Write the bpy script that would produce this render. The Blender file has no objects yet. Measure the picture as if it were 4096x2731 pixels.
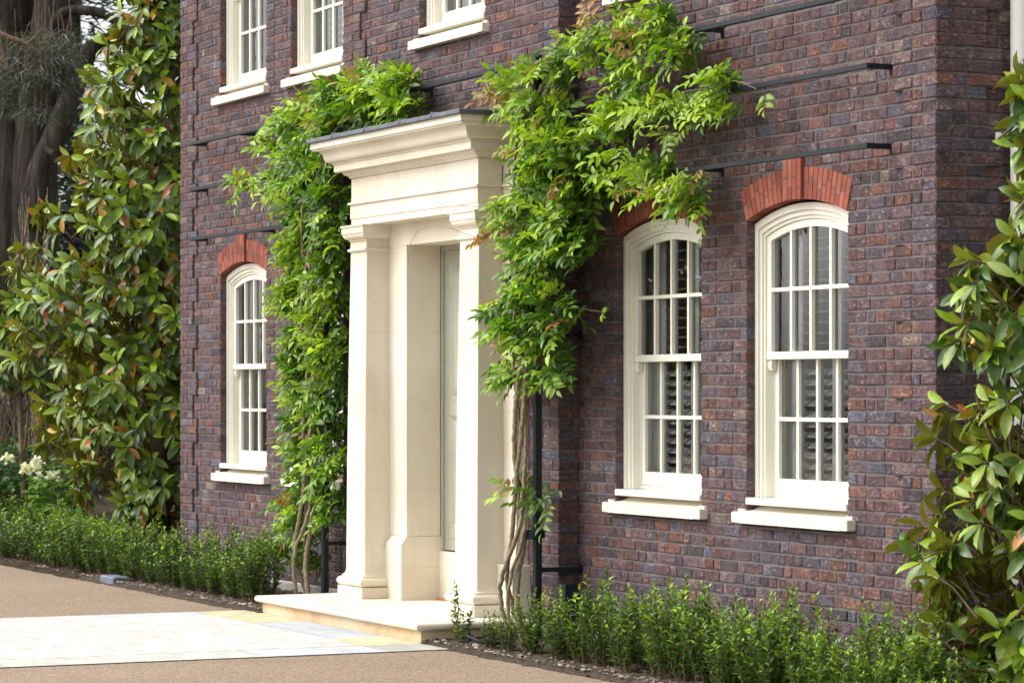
import bpy, math, random
import numpy as np

# ------------------------------------------------------------------ scene, camera, light
SC = bpy.context.scene
COL = SC.collection
random.seed(7)
RNG = np.random.default_rng(7)
R = math.radians

CAM = (14.457, -9.539, 1.80)
cam_d = bpy.data.cameras.new("camera")
cam = bpy.data.objects.new("camera", cam_d)
COL.objects.link(cam)
cam.location = CAM
cam.rotation_euler = (R(90), 0, math.atan2(0.9039, 0.4277))
cam_d.sensor_width = 36
cam_d.lens = 105
cam_d.shift_y = 194.5 / 4096
cam_d.clip_end = 2000
cam_d.dof.use_dof = True
cam_d.dof.focus_distance = 21
cam_d.dof.aperture_fstop = 6.3
SC.camera = cam

SUN_EL, SUN_AZ = 48, -28          # azimuth from -Y (south of the front) towards -X
w = bpy.data.worlds.new("World")
SC.world = w
w.use_nodes = True
wn, wl = w.node_tree.nodes, w.node_tree.links
bg = wn["Background"]
sky = wn.new("ShaderNodeTexSky")
sky.sky_type = 'NISHITA'
sky.sun_disc = False
sky.sun_elevation = R(SUN_EL)
sky.dust_density = 4
sky.air_density = 1.0
hs = wn.new("ShaderNodeHueSaturation")      # a high thin overcast: the sky's own colour is weak
hs.inputs['Saturation'].default_value = 0.15
hs.inputs['Value'].default_value = 1.7      # bright cloud
wl.new(sky.outputs[0], hs.inputs['Color'])
wl.new(hs.outputs[0], bg.inputs['Color'])
bg.inputs['Strength'].default_value = 0.15

sun_d = bpy.data.lights.new("sun", 'SUN')
sun_d.energy = 1.0
sun_d.angle = R(60)
sun_d.color = (1.0, 0.97, 0.93)
sun = bpy.data.objects.new("sun", sun_d)
COL.objects.link(sun)
# direction to the sun
sx = -math.sin(R(-SUN_AZ)) * math.cos(R(SUN_EL))
sy = -math.cos(R(SUN_AZ)) * math.cos(R(SUN_EL))
sz = math.sin(R(SUN_EL))
from mathutils import Vector, Matrix
sun.rotation_euler = Vector((sx, sy, sz)).to_track_quat('Z', 'Y').to_euler()
sky.sun_rotation = math.atan2(sx, sy)
SC.view_settings.view_transform = 'Standard'
SC.view_settings.look = 'None'
SC.view_settings.gamma = 1
SC.view_settings.exposure = 0.47

# ------------------------------------------------------------------ helpers
def empty(name, loc=(0, 0, 0)):
    o = bpy.data.objects.new(name, None)
    o.location = loc
    COL.objects.link(o)
    return o

def tag(o, label=None, cat=None, group=None, kind=None):
    if label: o["label"] = label
    if cat: o["category"] = cat
    if group: o["group"] = group
    if kind: o["kind"] = kind
    return o

def link(me, name, parent=None, mats=None, loc=None):
    o = bpy.data.objects.new(name, me)
    COL.objects.link(o)
    if mats is not None:
        for m in (mats if isinstance(mats, (list, tuple)) else [mats]):
            me.materials.append(m)
    if parent is not None:
        o.parent = parent
        # vertices are written in world space: undo the parent's place
        if loc is None:
            p = parent; off = Vector((0, 0, 0))
            while p is not None:
                off += p.location; p = p.parent
            o.location = -off
        else:
            o.location = loc
    elif loc is not None:
        o.location = loc
    return o

class MB:
    """collects simple shapes and links them as ONE mesh object"""
    def __init__(s):
        s.v = []; s.f = []; s.m = []; s.c = []; s.sm = []
    def add(s, verts, faces, mi=0, col=(1, 1, 1), smooth=False):
        b = len(s.v)
        s.v.extend(verts)
        s.c.extend([col] * len(verts))
        for f in faces:
            s.f.append([i + b for i in f]); s.m.append(mi); s.sm.append(smooth)
    def box(s, x0, x1, y0, y1, z0, z1, mi=0, col=(1, 1, 1), bev=0.0):
        if x1 < x0: x0, x1 = x1, x0
        if y1 < y0: y0, y1 = y1, y0
        if z1 < z0: z0, z1 = z1, z0
        if bev <= 0:
            v = [(x, y, z) for x in (x0, x1) for y in (y0, y1) for z in (z0, z1)]
            s.add(v, [(0, 1, 3, 2), (4, 6, 7, 5), (0, 4, 5, 1), (2, 3, 7, 6), (0, 2, 6, 4), (1, 5, 7, 3)], mi, col)
            return
        b = min(bev, (x1-x0)/2.2, (y1-y0)/2.2, (z1-z0)/2.2)
        v = []; idx = {}
        for i, (cx, sx_) in enumerate(((x0, 1), (x1, -1))):
            for j, (cy, sy_) in enumerate(((y0, 1), (y1, -1))):
                for k, (cz, sz_) in enumerate(((z0, 1), (z1, -1))):
                    for a in range(3):
                        p = [cx + sx_*b, cy + sy_*b, cz + sz_*b]
                        p[a] = (cx, cy, cz)[a]
                        idx[i, j, k, a] = len(v); v.append(tuple(p))
        F = []
        I = lambda *q: idx[q]
        for i in (0, 1):
            F.append([I(i,0,0,0), I(i,1,0,0), I(i,1,1,0), I(i,0,1,0)])
            F.append([I(0,i,0,1), I(1,i,0,1), I(1,i,1,1), I(0,i,1,1)])
            F.append([I(0,0,i,2), I(1,0,i,2), I(1,1,i,2), I(0,1,i,2)])
        for i in (0, 1):
            for j in (0, 1):
                F.append([I(i,j,0,0), I(i,j,0,1), I(i,j,1,1), I(i,j,1,0)])
                F.append([I(i,0,j,0), I(i,0,j,2), I(i,1,j,2), I(i,1,j,0)])
                F.append([I(0,i,j,1), I(0,i,j,2), I(1,i,j,2), I(1,i,j,1)])
                for k in (0, 1):
                    F.append([I(i,j,k,0), I(i,j,k,1), I(i,j,k,2)])
        s.add(v, F, mi, col)
    def prism(s, poly, axis, a0, a1, mi=0, col=(1, 1, 1), smooth=False):
        """poly: 2-D points in the two other axes (order x<y<z)"""
        n = len(poly)
        def P(p, a):
            if axis == 'x': return (a, p[0], p[1])
            if axis == 'y': return (p[0], a, p[1])
            return (p[0], p[1], a)
        v = [P(p, a0) for p in poly] + [P(p, a1) for p in poly]
        F = [list(range(n)), list(range(2*n-1, n-1, -1))]
        s.add(v, F, mi, col)
        s.add(v, [(i, (i+1) % n, n + (i+1) % n, n + i) for i in range(n)], mi, col, smooth)
    def tube(s, pts, rad, n=6, mi=0, col=(1, 1, 1)):
        pts = [Vector(p) for p in pts]
        if not isinstance(rad, (list, tuple)): rad = [rad] * len(pts)
        v = []; up = Vector((0.13, 0.21, 1))
        prev = None
        for i, p in enumerate(pts):
            t = (pts[min(i+1, len(pts)-1)] - pts[max(i-1, 0)])
            if t.length < 1e-6: t = Vector((0, 0, 1))
            t.normalize()
            a = prev - t * prev.dot(t) if prev is not None else (t.cross(up) if abs(t.dot(up.normalized())) < .95 else t.cross(Vector((1, 0, 0))))
            if a.length < 1e-6: a = t.orthogonal()
            a.normalize(); prev = a
            b = t.cross(a)
            for k in range(n):
                q = 2*math.pi*k/n
                v.append(tuple(p + (a*math.cos(q) + b*math.sin(q)) * rad[i]))
        F = []
        for i in range(len(pts)-1):
            for k in range(n):
                F.append((i*n+k, i*n+(k+1) % n, (i+1)*n+(k+1) % n, (i+1)*n+k))
        s.add(v, F, mi, col, True)
        m = len(pts)-1
        s.add(v[:n], [list(range(n-1, -1, -1))], mi, col); s.add(v[m*n:], [list(range(n))], mi, col)
    def sweep3(s, prof, xl, xr, yf, yb, mi=0, smooth=True, cap=True):
        """run a moulding profile [(out, z)] round the left, front and right of a block, mitred"""
        v = []
        for o, z in prof:
            v += [(xl-o, yb, z), (xl-o, yf-o, z), (xr+o, yf-o, z), (xr+o, yb, z)]
        # split points so mouldings keep crisp mitres
        for a in range(3):
            sub = []
            for i in range(len(prof)):
                sub += [v[i*4+a], v[i*4+a+1]]
            s.add(sub, [(2*i, 2*i+1, 2*i+3, 2*i+2) for i in range(len(prof)-1)], mi, (1, 1, 1), smooth)
        if cap:
            s.add([v[0], v[1], v[2], v[3]], [(3, 2, 1, 0)], mi)
            e = (len(prof)-1)*4
            s.add([v[e], v[e+1], v[e+2], v[e+3]], [(0, 1, 2, 3)], mi)
    def build(s, name, mats, parent=None, loc=None, colattr=False):
        me = bpy.data.meshes.new(name)
        me.from_pydata(s.v, [], s.f)
        me.polygons.foreach_set('material_index', s.m)
        me.polygons.foreach_set('use_smooth', s.sm)
        if colattr:
            at = me.color_attributes.new('tone', 'FLOAT_COLOR', 'POINT')
            c = np.ones((len(s.v), 4), np.float32); c[:, :3] = np.array(s.c, np.float32)
            at.data.foreach_set('color', c.ravel())
        me.update()
        return link(me, name, parent, mats, loc)

def recalc(o):
    import bmesh
    bm = bmesh.new(); bm.from_mesh(o.data)
    bmesh.ops.recalc_face_normals(bm, faces=bm.faces)
    bm.to_mesh(o.data); bm.free()
    return o

# ------------------------------------------------------------------ materials
def mat(name, rough=0.6, spec=0.5):
    m = bpy.data.materials.new(name)
    m.use_nodes = True
    nt = m.node_tree
    b = nt.nodes["Principled BSDF"]
    b.inputs['Roughness'].default_value = rough
    b.inputs['Specular IOR Level'].default_value = spec
    return m, nt, b

def nd(nt, typ, **kw):
    n = nt.nodes.new(typ)
    for k, v in kw.items():
        if k in n.inputs: n.inputs[k].default_value = v
        else: setattr(n, k, v)
    return n

def noise(nt, vec, scale, detail=3, rough=.5, dist=0.0):
    n = nd(nt, "ShaderNodeTexNoise")
    n.inputs['Scale'].default_value = scale
    n.inputs['Detail'].default_value = detail
    n.inputs['Roughness'].default_value = rough
    n.inputs['Distortion'].default_value = dist
    nt.links.new(vec, n.inputs['Vector'])
    return n

def ramp(nt, fac, stops):
    r = nd(nt, "ShaderNodeValToRGB")
    el = r.color_ramp.elements
    while len(el) < len(stops): el.new(0.5)
    for e, (p, c) in zip(el, stops):
        e.position = p
        e.color = (*c, 1) if len(c) == 3 else c
    nt.links.new(fac, r.inputs[0])
    return r

def mixc(nt, a, b, fac, blend='MIX'):
    m = nd(nt, "ShaderNodeMix", data_type='RGBA', blend_type=blend)
    for sock, val in ((m.inputs[0], fac), (m.inputs[6], a), (m.inputs[7], b)):
        if hasattr(val, 'links') or isinstance(val, bpy.types.NodeSocket): nt.links.new(val, sock)
        else: sock.default_value = val if not isinstance(val, tuple) or len(val) == 4 else (*val, 1)
    return m.outputs[2]

def bump(nt, b, h, strength, dist, prev=None):
    n = nd(nt, "ShaderNodeBump")
    n.inputs['Strength'].default_value = strength
    n.inputs['Distance'].default_value = dist
    nt.links.new(h, n.inputs['Height'])
    if prev is not None: nt.links.new(prev, n.inputs['Normal'])
    nt.links.new(n.outputs[0], b.inputs['Normal'])
    return n.outputs[0]

def objco(nt):
    return nd(nt, "ShaderNodeTexCoord").outputs['Object']

def mapped(nt, vec, scale=(1, 1, 1), rot=(0, 0, 0)):
    m = nd(nt, "ShaderNodeMapping")
    m.inputs['Scale'].default_value = scale
    m.inputs['Rotation'].default_value = rot
    nt.links.new(vec, m.inputs[0])
    return m.outputs[0]

def two_tone(name, c0, c1, scale, rough=.7, spec=.4, detail=4, lo=.35, hi=.65, bs=0.0, bscale=None, bd=.004):
    m, nt, b = mat(name, rough, spec)
    co = objco(nt)
    n = noise(nt, co, scale, detail, .6)
    r = ramp(nt, n.outputs[0], [(lo, c0), (hi, c1)])
    nt.links.new(r.outputs[0], b.inputs['Base Color'])
    if bs > 0:
        n2 = noise(nt, co, bscale or scale*3, 5, .6)
        bump(nt, b, n2.outputs[0], bs, bd)
    return m

# brick: colour of each brick is an attribute, wrinkles (their shade painted in too) and lime bloom are noise
M = {}
m, nt, b = mat("brick", .88, .25)
at = nd(nt, "ShaderNodeAttribute", attribute_name='tone')
co = objco(nt)
n1 = noise(nt, co, 17, 6, .68, .9)
n2 = noise(nt, mapped(nt, co, (14, 14, 34)), 1.6, 5, .62, 1.6)
n3 = noise(nt, co, 5, 4, .6)
shade = ramp(nt, n1.outputs[0], [(.30, (.62, .60, .62)), (.48, (1, 1, 1)), (.70, (1.50, 1.44, 1.40))])
c1 = mixc(nt, at.outputs['Color'], shade.outputs[0], 1.0, 'MULTIPLY')
crease_shade = ramp(nt, n2.outputs[0], [(.30, (.62, .60, .62)), (.40, (.98, .98, .98)), (.475, (1, 1, 1)), (.50, (.50, .48, .50)), (.525, (1.06, 1.05, 1.05)), (.66, (1.28, 1.25, 1.24))])  # relief shading painted into the colour: creases darkened, ridges lightened
c2 = mixc(nt, c1, crease_shade.outputs[0], .9, 'MULTIPLY')
bl = ramp(nt, noise(nt, mapped(nt, co, (16, 16, 9)), 1.4, 4, .7, .4).outputs[0], [(.60, (0, 0, 0)), (.76, (1, 1, 1))])
c3 = mixc(nt, c2, (.30, .26, .26, 1), 0.0)
mm = nd(nt, "ShaderNodeMath", operation='MULTIPLY'); mm.inputs[1].default_value = .42
nt.links.new(bl.outputs[0], mm.inputs[0]); nt.links.new(mm.outputs[0], c3.node.inputs[0])
nt.links.new(c3, b.inputs['Base Color'])
rdg = ramp(nt, n2.outputs[0], [(.3, (.2, .2, .2)), (.46, (.75, .75, .75)), (.50, (.15, .15, .15)), (.54, (.7, .7, .7)), (.7, (1, 1, 1))])
p_ = bump(nt, b, rdg.outputs[0], 1.0, .012)
bump(nt, b, noise(nt, co, 130, 3).outputs[0], .35, .003, p_)
M['brick'] = m

m, nt, b = mat("mortar", .95, .15)
co = objco(nt)
nn = noise(nt, co, 3.0, 6, .65)
r = ramp(nt, nn.outputs[0], [(.3, (.098, .087, .086)), (.7, (.158, .144, .140))])
sp = ramp(nt, noise(nt, co, 70, 2).outputs[0], [(.70, (0, 0, 0)), (.76, (1, 1, 1))])
cc = mixc(nt, r.outputs[0], (.36, .34, .32, 1), 0.0)
mm = nd(nt, "ShaderNodeMath", operation='MULTIPLY'); mm.inputs[1].default_value = .4
nt.links.new(sp.outputs[0], mm.inputs[0]); nt.links.new(mm.outputs[0], cc.node.inputs[0])
nt.links.new(cc, b.inputs['Base Color'])
bump(nt, b, noise(nt, co, 120, 4).outputs[0], .6, .004)
M['mortar'] = m

m, nt, b = mat("red_arch_brick", .85, .25)
at = nd(nt, "ShaderNodeAttribute", attribute_name='tone')
co = objco(nt)
rr = ramp(nt, noise(nt, co, 16, 5, .7).outputs[0], [(.3, (.80, .78, .76)), (.55, (1, 1, 1)), (.78, (1.25, 1.35, 1.4))])
nt.links.new(mixc(nt, at.outputs['Color'], rr.outputs[0], 1.0, 'MULTIPLY'), b.inputs['Base Color'])
bump(nt, b, noise(nt, co, 90, 4).outputs[0], .3, .004)
M['arch'] = m

def limestone(name, base, dirt, joint=None):
    m, nt, b = mat(name, .75, .3)
    co = objco(nt)
    n1 = noise(nt, co, 1.3, 5, .6)
    r = ramp(nt, n1.outputs[0], [(.3, tuple(c*.93 for c in base)), (.7, base)])
    n2 = noise(nt, mapped(nt, co, (60, 60, 26)), 1.0, 3, .6, .8)
    f = ramp(nt, n2.outputs[0], [(.73, (0, 0, 0)), (.80, (1, 1, 1))])
    mm = nd(nt, "ShaderNodeMath", operation='MULTIPLY'); mm.inputs[1].default_value = .55
    nt.links.new(f.outputs[0], mm.inputs[0])
    c = mixc(nt, r.outputs[0], (*dirt, 1), mm.outputs[0])
    nb = noise(nt, mapped(nt, co, (1.1, 1.1, 1.61)), 1.0, 1, .5)
    c = mixc(nt, c, ramp(nt, nb.outputs[0], [(.42, (.94, .93, .90)), (.5, (1, 1, 1)), (.58, (1.04, 1.04, 1.05))]).outputs[0], 1.0, 'MULTIPLY')
    n3 = noise(nt, mapped(nt, co, (2.2, 2.2, .7)), 1.5, 5, .65, .4)
    f3 = ramp(nt, n3.outputs[0], [(.40, (1, 1, 1)), (.55, (.97, .955, .92)), (.78, (.86, .81, .72))])
    c = mixc(nt, c, f3.outputs[0], 1.0, 'MULTIPLY')
    if joint:
        sepx = nd(nt, "ShaderNodeSeparateXYZ"); nt.links.new(co, sepx.inputs[0])
        z0, dz, jt = joint
        a = nd(nt, "ShaderNodeMath", operation='SUBTRACT'); a.inputs[1].default_value = z0
        nt.links.new(sepx.outputs[2], a.inputs[0])
        d = nd(nt, "ShaderNodeMath", operation='DIVIDE'); d.inputs[1].default_value = dz
        nt.links.new(a.outputs[0], d.inputs[0])
        fr = nd(nt, "ShaderNodeMath", operation='FRACT'); nt.links.new(d.outputs[0], fr.inputs[0])
        lt = nd(nt, "ShaderNodeMath", operation='LESS_THAN'); lt.inputs[1].default_value = jt/dz
        nt.links.new(fr.outputs[0], lt.inputs[0])
        mj = nd(nt, "ShaderNodeMath", operation='MULTIPLY'); mj.inputs[1].default_value = .4
        nt.links.new(lt.outputs[0], mj.inputs[0])
        c = mixc(nt, c, (.42, .34, .24, 1), mj.outputs[0])
    nt.links.new(c, b.inputs['Base Color'])
    bump(nt, b, noise(nt, co, 140, 3).outputs[0], .12, .002)
    return m
M['stone'] = limestone("limestone", (.66, .605, .505), (.27, .225, .165))
M['shaft'] = limestone("limestone_shaft", (.66, .605, .505), (.27, .225, .165), (1.02, .62, .005))
M['riser'] = two_tone("limestone_riser", (.50, .33, .19), (.62, .50, .34), 3.5, .85, .2, 5, .35, .62, .2, 60)
M['sill'] = limestone("limestone_sill", (.74, .69, .59), (.45, .38, .30))
M['paint'] = two_tone("cream_paint", (.72, .70, .60), (.77, .75, .65), 3, .38, .5)
M['lead'] = two_tone("lead_sheet", (.055, .062, .075), (.12, .13, .155), 7, .5, .5, 5, .3, .7, .1, 25)
M['door'] = two_tone("door_paint", (.33, .33, .255), (.37, .37, .29), 4, .45, .5)
M['iron'] = two_tone("black_iron", (.008, .011, .014), (.016, .021, .025), 30, .5, .22, 4, .3, .7, .15, 80)
M['spacer'] = two_tone("spacer_bar", (.42, .47, .50), (.50, .55, .58), 9, .4, .5)
M['shutter'] = two_tone("shutter_paint", (.82, .82, .80), (.86, .86, .84), 6, .45, .5)
M['curtain'] = two_tone("curtain_cloth", (.66, .66, .64), (.78, .78, .76), 5, .9, .2)
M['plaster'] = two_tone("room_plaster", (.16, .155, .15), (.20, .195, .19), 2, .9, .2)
M['lining'] = two_tone("lining_paint", (.78, .78, .76), (.82, .82, .80), 4, .6, .3)
M['pipe'] = two_tone("pipe_paint", (.76, .77, .72), (.80, .81, .76), 3, .4, .5)
M['terracotta'] = two_tone("terracotta", (.36, .12, .05), (.46, .19, .09), 20, .8, .3)

m, nt, b = mat("window_glass", .0, .5)
tr = nd(nt, "ShaderNodeBsdfTransparent"); tr.inputs[0].default_value = (.94, .96, .955, 1)
gl = nd(nt, "ShaderNodeBsdfGlossy"); gl.inputs['Roughness'].default_value = .01
fr = nd(nt, "ShaderNodeFresnel"); fr.inputs[0].default_value = 2.1
wv = nd(nt, "ShaderNodeBump"); wv.inputs['Strength'].default_value = .05; wv.inputs['Distance'].default_value = .02
nt.links.new(noise(nt, objco(nt), 2.2, 2).outputs[0], wv.inputs['Height'])
nt.links.new(wv.outputs[0], gl.inputs['Normal']); nt.links.new(wv.outputs[0], fr.inputs['Normal'])
mx = nd(nt, "ShaderNodeMixShader")
nt.links.new(fr.outputs[0], mx.inputs[0]); nt.links.new(tr.outputs[0], mx.inputs[1]); nt.links.new(gl.outputs[0], mx.inputs[2])
nt.links.new(mx.outputs[0], nt.nodes["Material Output"].inputs[0])
M['glass'] = m

def leaf_mat(name, rough, trans, under=None, spec=.5, vein=.0, tint=(1.25, 1.3, .6)):
    m, nt, b = mat(name, rough, spec)
    at = nd(nt, "ShaderNodeAttribute", attribute_name='tone')
    n = noise(nt, objco(nt), 24, 3, .6)
    sh = ramp(nt, n.outputs[0], [(.3, (.82, .84, .8)), (.7, (1.16, 1.12, 1.1))])
    c = mixc(nt, at.outputs['Color'], sh.outputs[0], 1.0, 'MULTIPLY')
    if under:
        g = nd(nt, "ShaderNodeNewGeometry")
        c = mixc(nt, c, mixc(nt, c, (*under, 1), .45), g.outputs['Backfacing'])
    nt.links.new(c, b.inputs['Base Color'])
    t = nd(nt, "ShaderNodeBsdfTranslucent")
    nt.links.new(mixc(nt, c, (*tint, 1), 1.0, 'MULTIPLY'), t.inputs[0])
    mx = nd(nt, "ShaderNodeMixShader"); mx.inputs[0].default_value = trans
    nt.links.new(b.outputs[0], mx.inputs[1]); nt.links.new(t.outputs[0], mx.inputs[2])
    nt.links.new(mx.outputs[0], nt.nodes["Material Output"].inputs[0])
    return m
M['wist'] = leaf_mat("wisteria_leaf", .45, .36)
M['magn'] = leaf_mat("magnolia_leaf", .33, .14, (.27, .185, .030), .42)
M['shrub'] = leaf_mat("shrub_leaf", .34, .18)
M['needle'] = leaf_mat("conifer_leaf", .6, .15)
M['petal'] = leaf_mat("petal", .6, .3)
M['vstem'] = two_tone("vine_bark", (.15, .115, .07), (.30, .245, .165), 30, .85, .2, 5, .3, .7, .5, 60, .006)
M['twig'] = two_tone("twig_bark", (.10, .07, .045), (.19, .14, .09), 30, .85, .2)
m, nt, b = mat("cedar_bark", .95, .1)
co = objco(nt)
n1 = noise(nt, mapped(nt, co, (9, 9, 1.1)), 1.0, 6, .7, .6)
r = ramp(nt, n1.outputs[0], [(.30, (.013, .011, .010)), (.5, (.048, .041, .034)), (.75, (.108, .096, .082))])
ms = ramp(nt, noise(nt, co, .5, 4).outputs[0], [(.5, (1, 1, 1)), (.68, (.9, 1.05, .62))])
nt.links.new(mixc(nt, r.outputs[0], ms.outputs[0], 1.0, 'MULTIPLY'), b.inputs['Base Color'])
bump(nt, b, n1.outputs[0], 1.0, .12)
M['bark'] = m

# ground materials
m, nt, b = mat("resin_gravel", .85, .25)
co = objco(nt)
v = nd(nt, "ShaderNodeTexVoronoi"); v.inputs['Scale'].default_value = 105
nt.links.new(co, v.inputs['Vector'])
sp = nd(nt, "ShaderNodeSeparateColor"); nt.links.new(v.outputs['Color'], sp.inputs[0])
r = ramp(nt, sp.outputs[0], [(.0, (.150, .104, .070)), (.35, (.222, .160, .110)), (.7, (.265, .198, .140)), (1.0, (.40, .32, .245))])
lg = ramp(nt, noise(nt, co, .7, 5, .6).outputs[0], [(.3, (.90, .89, .88)), (.7, (1.08, 1.06, 1.05))])
nt.links.new(mixc(nt, r.outputs[0], lg.outputs[0], 1.0, 'MULTIPLY'), b.inputs['Base Color'])
bump(nt, b, v.outputs['Distance'], .5, .006)
M['gravel'] = m

m, nt, b = mat("white_setts", .8, .3)
co = objco(nt)
bt = nd(nt, "ShaderNodeTexBrick"); bt.offset = .5
nt.links.new(mapped(nt, co, (1, 1, 1), (0, 0, R(58))), bt.inputs['Vector'])
for k, val in (('Scale', 1.0), ('Mortar Size', .0055), ('Brick Width', .42), ('Row Height', .155), ('Mortar Smooth', .3), ('Bias', 0.0)):
    bt.inputs[k].default_value = val
bt.inputs['Color1'].default_value = (.47, .46, .44, 1)
bt.inputs['Color2'].default_value = (.57, .56, .54, 1)
bt.inputs['Mortar'].default_value = (.27, .26, .24, 1)
st = ramp(nt, noise(nt, mapped(nt, co, (3, 8, 3), (0, 0, R(20))), 1.2, 5, .65, .5).outputs[0], [(.36, (.86, .82, .77)), (.55, (1, 1, 1))])
nt.links.new(mixc(nt, bt.outputs[0], st.outputs[0], 1.0, 'MULTIPLY'), b.inputs['Base Color'])
bump(nt, b, noise(nt, co, 30, 5).outputs[0], .2, .006)
M['setts'] = m

m, nt, b = mat("flagstone", .8, .3)
at = nd(nt, "ShaderNodeAttribute", attribute_name='tone')
co = objco(nt)
rr = ramp(nt, noise(nt, mapped(nt, co, (1.2, 3, 1)), 1.6, 6, .65, .7).outputs[0], [(.3, (.78, .78, .80)), (.5, (1, 1, 1)), (.7, (1.18, 1.15, 1.08))])
nt.links.new(mixc(nt, at.outputs['Color'], rr.outputs[0], 1.0, 'MULTIPLY'), b.inputs['Base Color'])
bump(nt, b, noise(nt, co, 18, 6).outputs[0], .25, .008)
M['flag'] = m
M['soil'] = two_tone("soil", (.032, .023, .017), (.105, .080, .060), 22, .95, .1, 6, .3, .72, .8, 40, .02)
M['litter'] = two_tone("leaf_litter", (.020, .014, .009), (.060, .042, .024), 6, .95, .1, 6, .3, .7, .8, 20, .03)
M['pebble'] = two_tone("pebble", (.14, .11, .09), (.42, .36, .30), 9, .85, .2)
M['fencewood'] = two_tone("fence_wood", (.030, .017, .010), (.060, .036, .020), 4, .9, .1)
# ------------------------------------------------------------------ the house
HX0, HX1, HY1, HZ1 = -13.19, 0.0, 8.0, 6.9
BX0, BX1, BY = -8.63, -4.61, -0.14           # the middle bay stands forward
house = tag(empty("brick_house", (-6.6, 4, 0)),
            "purple-brown brick house with cream sash windows and a pale stone portico", "house")

CZ, CH = 0.025, 0.075                         # brick courses
WIN_W, ARC_RISE, ARC_T, SPR = .612, .105, .20, 2.88
ARC_R = (WIN_W**2 + ARC_RISE**2) / (2*ARC_RISE)
UP = 3.525                                    # upper floor windows sit this much higher
WINS = [(-11.51, 0, 0), (-9.67, 0, 0), (-3.405, 0, 0), (-1.58, 0, 0),
        (-11.51, UP, 0), (-9.67, UP, 0), (-6.50, UP, BY), (-3.405, UP, 0), (-1.58, UP, 0)]

def arch_half(z, zo):
    """half width of the opening plus arch ring at height z (zo: floor offset)"""
    z -= zo
    if z < .965 or z > 3.30: return 0
    if z < SPR + .0: return WIN_W
    ro = ARC_R + ARC_T
    zc = SPR + ARC_RISE - ARC_R
    e = math.asin(WIN_W / ARC_R)
    ze = zc + ro*math.cos(e)
    if z < ze: return WIN_W + (z-SPR)*math.tan(e) - .01
    d = ro**2 - (z - zc)**2
    h = math.sqrt(d) - .012 if d > 0 else 0
    if z < SPR + ARC_RISE + ARC_T + .085: h = max(h, .112)
    return h

def cut(iv, a, b):
    out = []
    for x0, x1 in iv:
        if b <= x0 or a >= x1: out.append((x0, x1)); continue
        if a > x0: out.append((x0, a))
        if b < x1: out.append((b, x1))
    return out

TONES = [((.190, .118, .120), 28), ((.172, .118, .127), 28), ((.148, .120, .143), 14), ((.172, .160, .198), 4),
         ((.245, .128, .104), 7), ((.260, .198, .172), 3), ((.118, .092, .102), 8), ((.212, .152, .150), 9)]
TT = [t for t, k in TONES for _ in range(k)]

def brick_plane(mb, P, intervals, z0, z1, proud, ends=(), seed=1):
    """P(u, v, n) -> xyz; intervals(z) -> list of (u0, u1); proud(u, v) -> extra outward offset"""
    rnd = random.Random(seed)
    k0, k1 = int(math.ceil((z0-CZ)/CH - 1e-6)), int((z1-CZ)/CH)
    J = .0105
    for k in range(k0, k1):
        zb, zt = CZ + k*CH + J/2, CZ + (k+1)*CH - J/2
        zm = (zb+zt)/2
        ph = (k % 2) * .16875 + rnd.choice((0, 0, .05625, -.05625))
        for a, b in intervals(zm):
            u = a
            i = rnd.randrange(2)
            # bricks drawn from a loose Flemish bond, closers where they fall
            first = True
            while u < b - .02:
                L = (.215, .1025)[i % 2] if rnd.random() > .24 else (.1025 if rnd.random() < .7 else .160)
                if first:
                    L = (.1025, .215)[k % 2]; i = k % 2; first = False
                e = u + L
                if b - e < .075: e = b
                elif False: pass
                tone = list(rnd.choice(TT)); g = rnd.uniform(.84, 1.18)
                if e - u < .12 and rnd.random() < .22: tone = [.190, .105, .088]
                tone = tuple(c*g for c in tone)
                n = proud((u+e)/2, zm) + rnd.uniform(-.0020, .0045)
                jj = J/2
                x0 = u if u == a else u + jj
                x1 = e if e == b else e - jj
                j = lambda s=.0026: rnd.uniform(-s, s)
                c = .0060
                back = [(x0+j(), zb+j(), -.012), (x1+j(), zb+j(), -.012), (x1+j(), zt+j(), -.012), (x0+j(), zt+j(), -.012)]
                rim = [(p[0], p[1], n-c) for p in back]
                fr = [(x0+c+j(), zb+c+j(), n+j(.001)), (x1-c+j(), zb+c+j(), n+j(.001)), (x1-c+j(), zt-c+j(), n+j(.001)), (x0+c+j(), zt-c+j(), n+j(.001))]
                d = -.10 if (u == a or e == b) else -.012
                vs = [P(p[0], p[1], d) for p in back] + [P(*p) for p in rim] + [P(*p) for p in fr]
                mb.add(vs, [(0,1,5,4),(1,2,6,5),(2,3,7,6),(3,0,4,7),(4,5,9,8),(5,6,10,9),(6,7,11,10),(7,4,8,11),(8,9,10,11)], 1, tone)
                u = e; i += 1

def quoin(u, v, edges):
    """edges: list of (u_edge, dir); wide and narrow blocks of three courses each"""
    ph = ((v - 4.0) % .45)
    wd = .4425 if ph < .225 else .33
    for e, d in edges:
        q = (u - e) * d
        if 0 <= q <= wd: return .021
    return 0

wall = MB()
PF = lambda u, v, n: (u, -n, v)
PB = lambda u, v, n: (u, BY - n, v)
PS = lambda u, v, n: (n, u, v)
PR = lambda u, v, n: (BX1 + n, u, v)
PL = lambda u, v, n: (BX0 - n, -u, v)
QE = [(HX0, 1), (HX1, -1)]
def wide(v): return .4425 if ((v-4.0) % .45) < .225 else .33

def split_q(iv, v, edges):
    out = []
    for a, b in iv:
        pts = [a]
        for e, d in edges:
            x = e + d*wide(v)
            if a < x < b: pts.append(x)
        pts = sorted(pts) + [b]
        out += [(pts[i], pts[i+1]) for i in range(len(pts)-1)]
    return out

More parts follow.
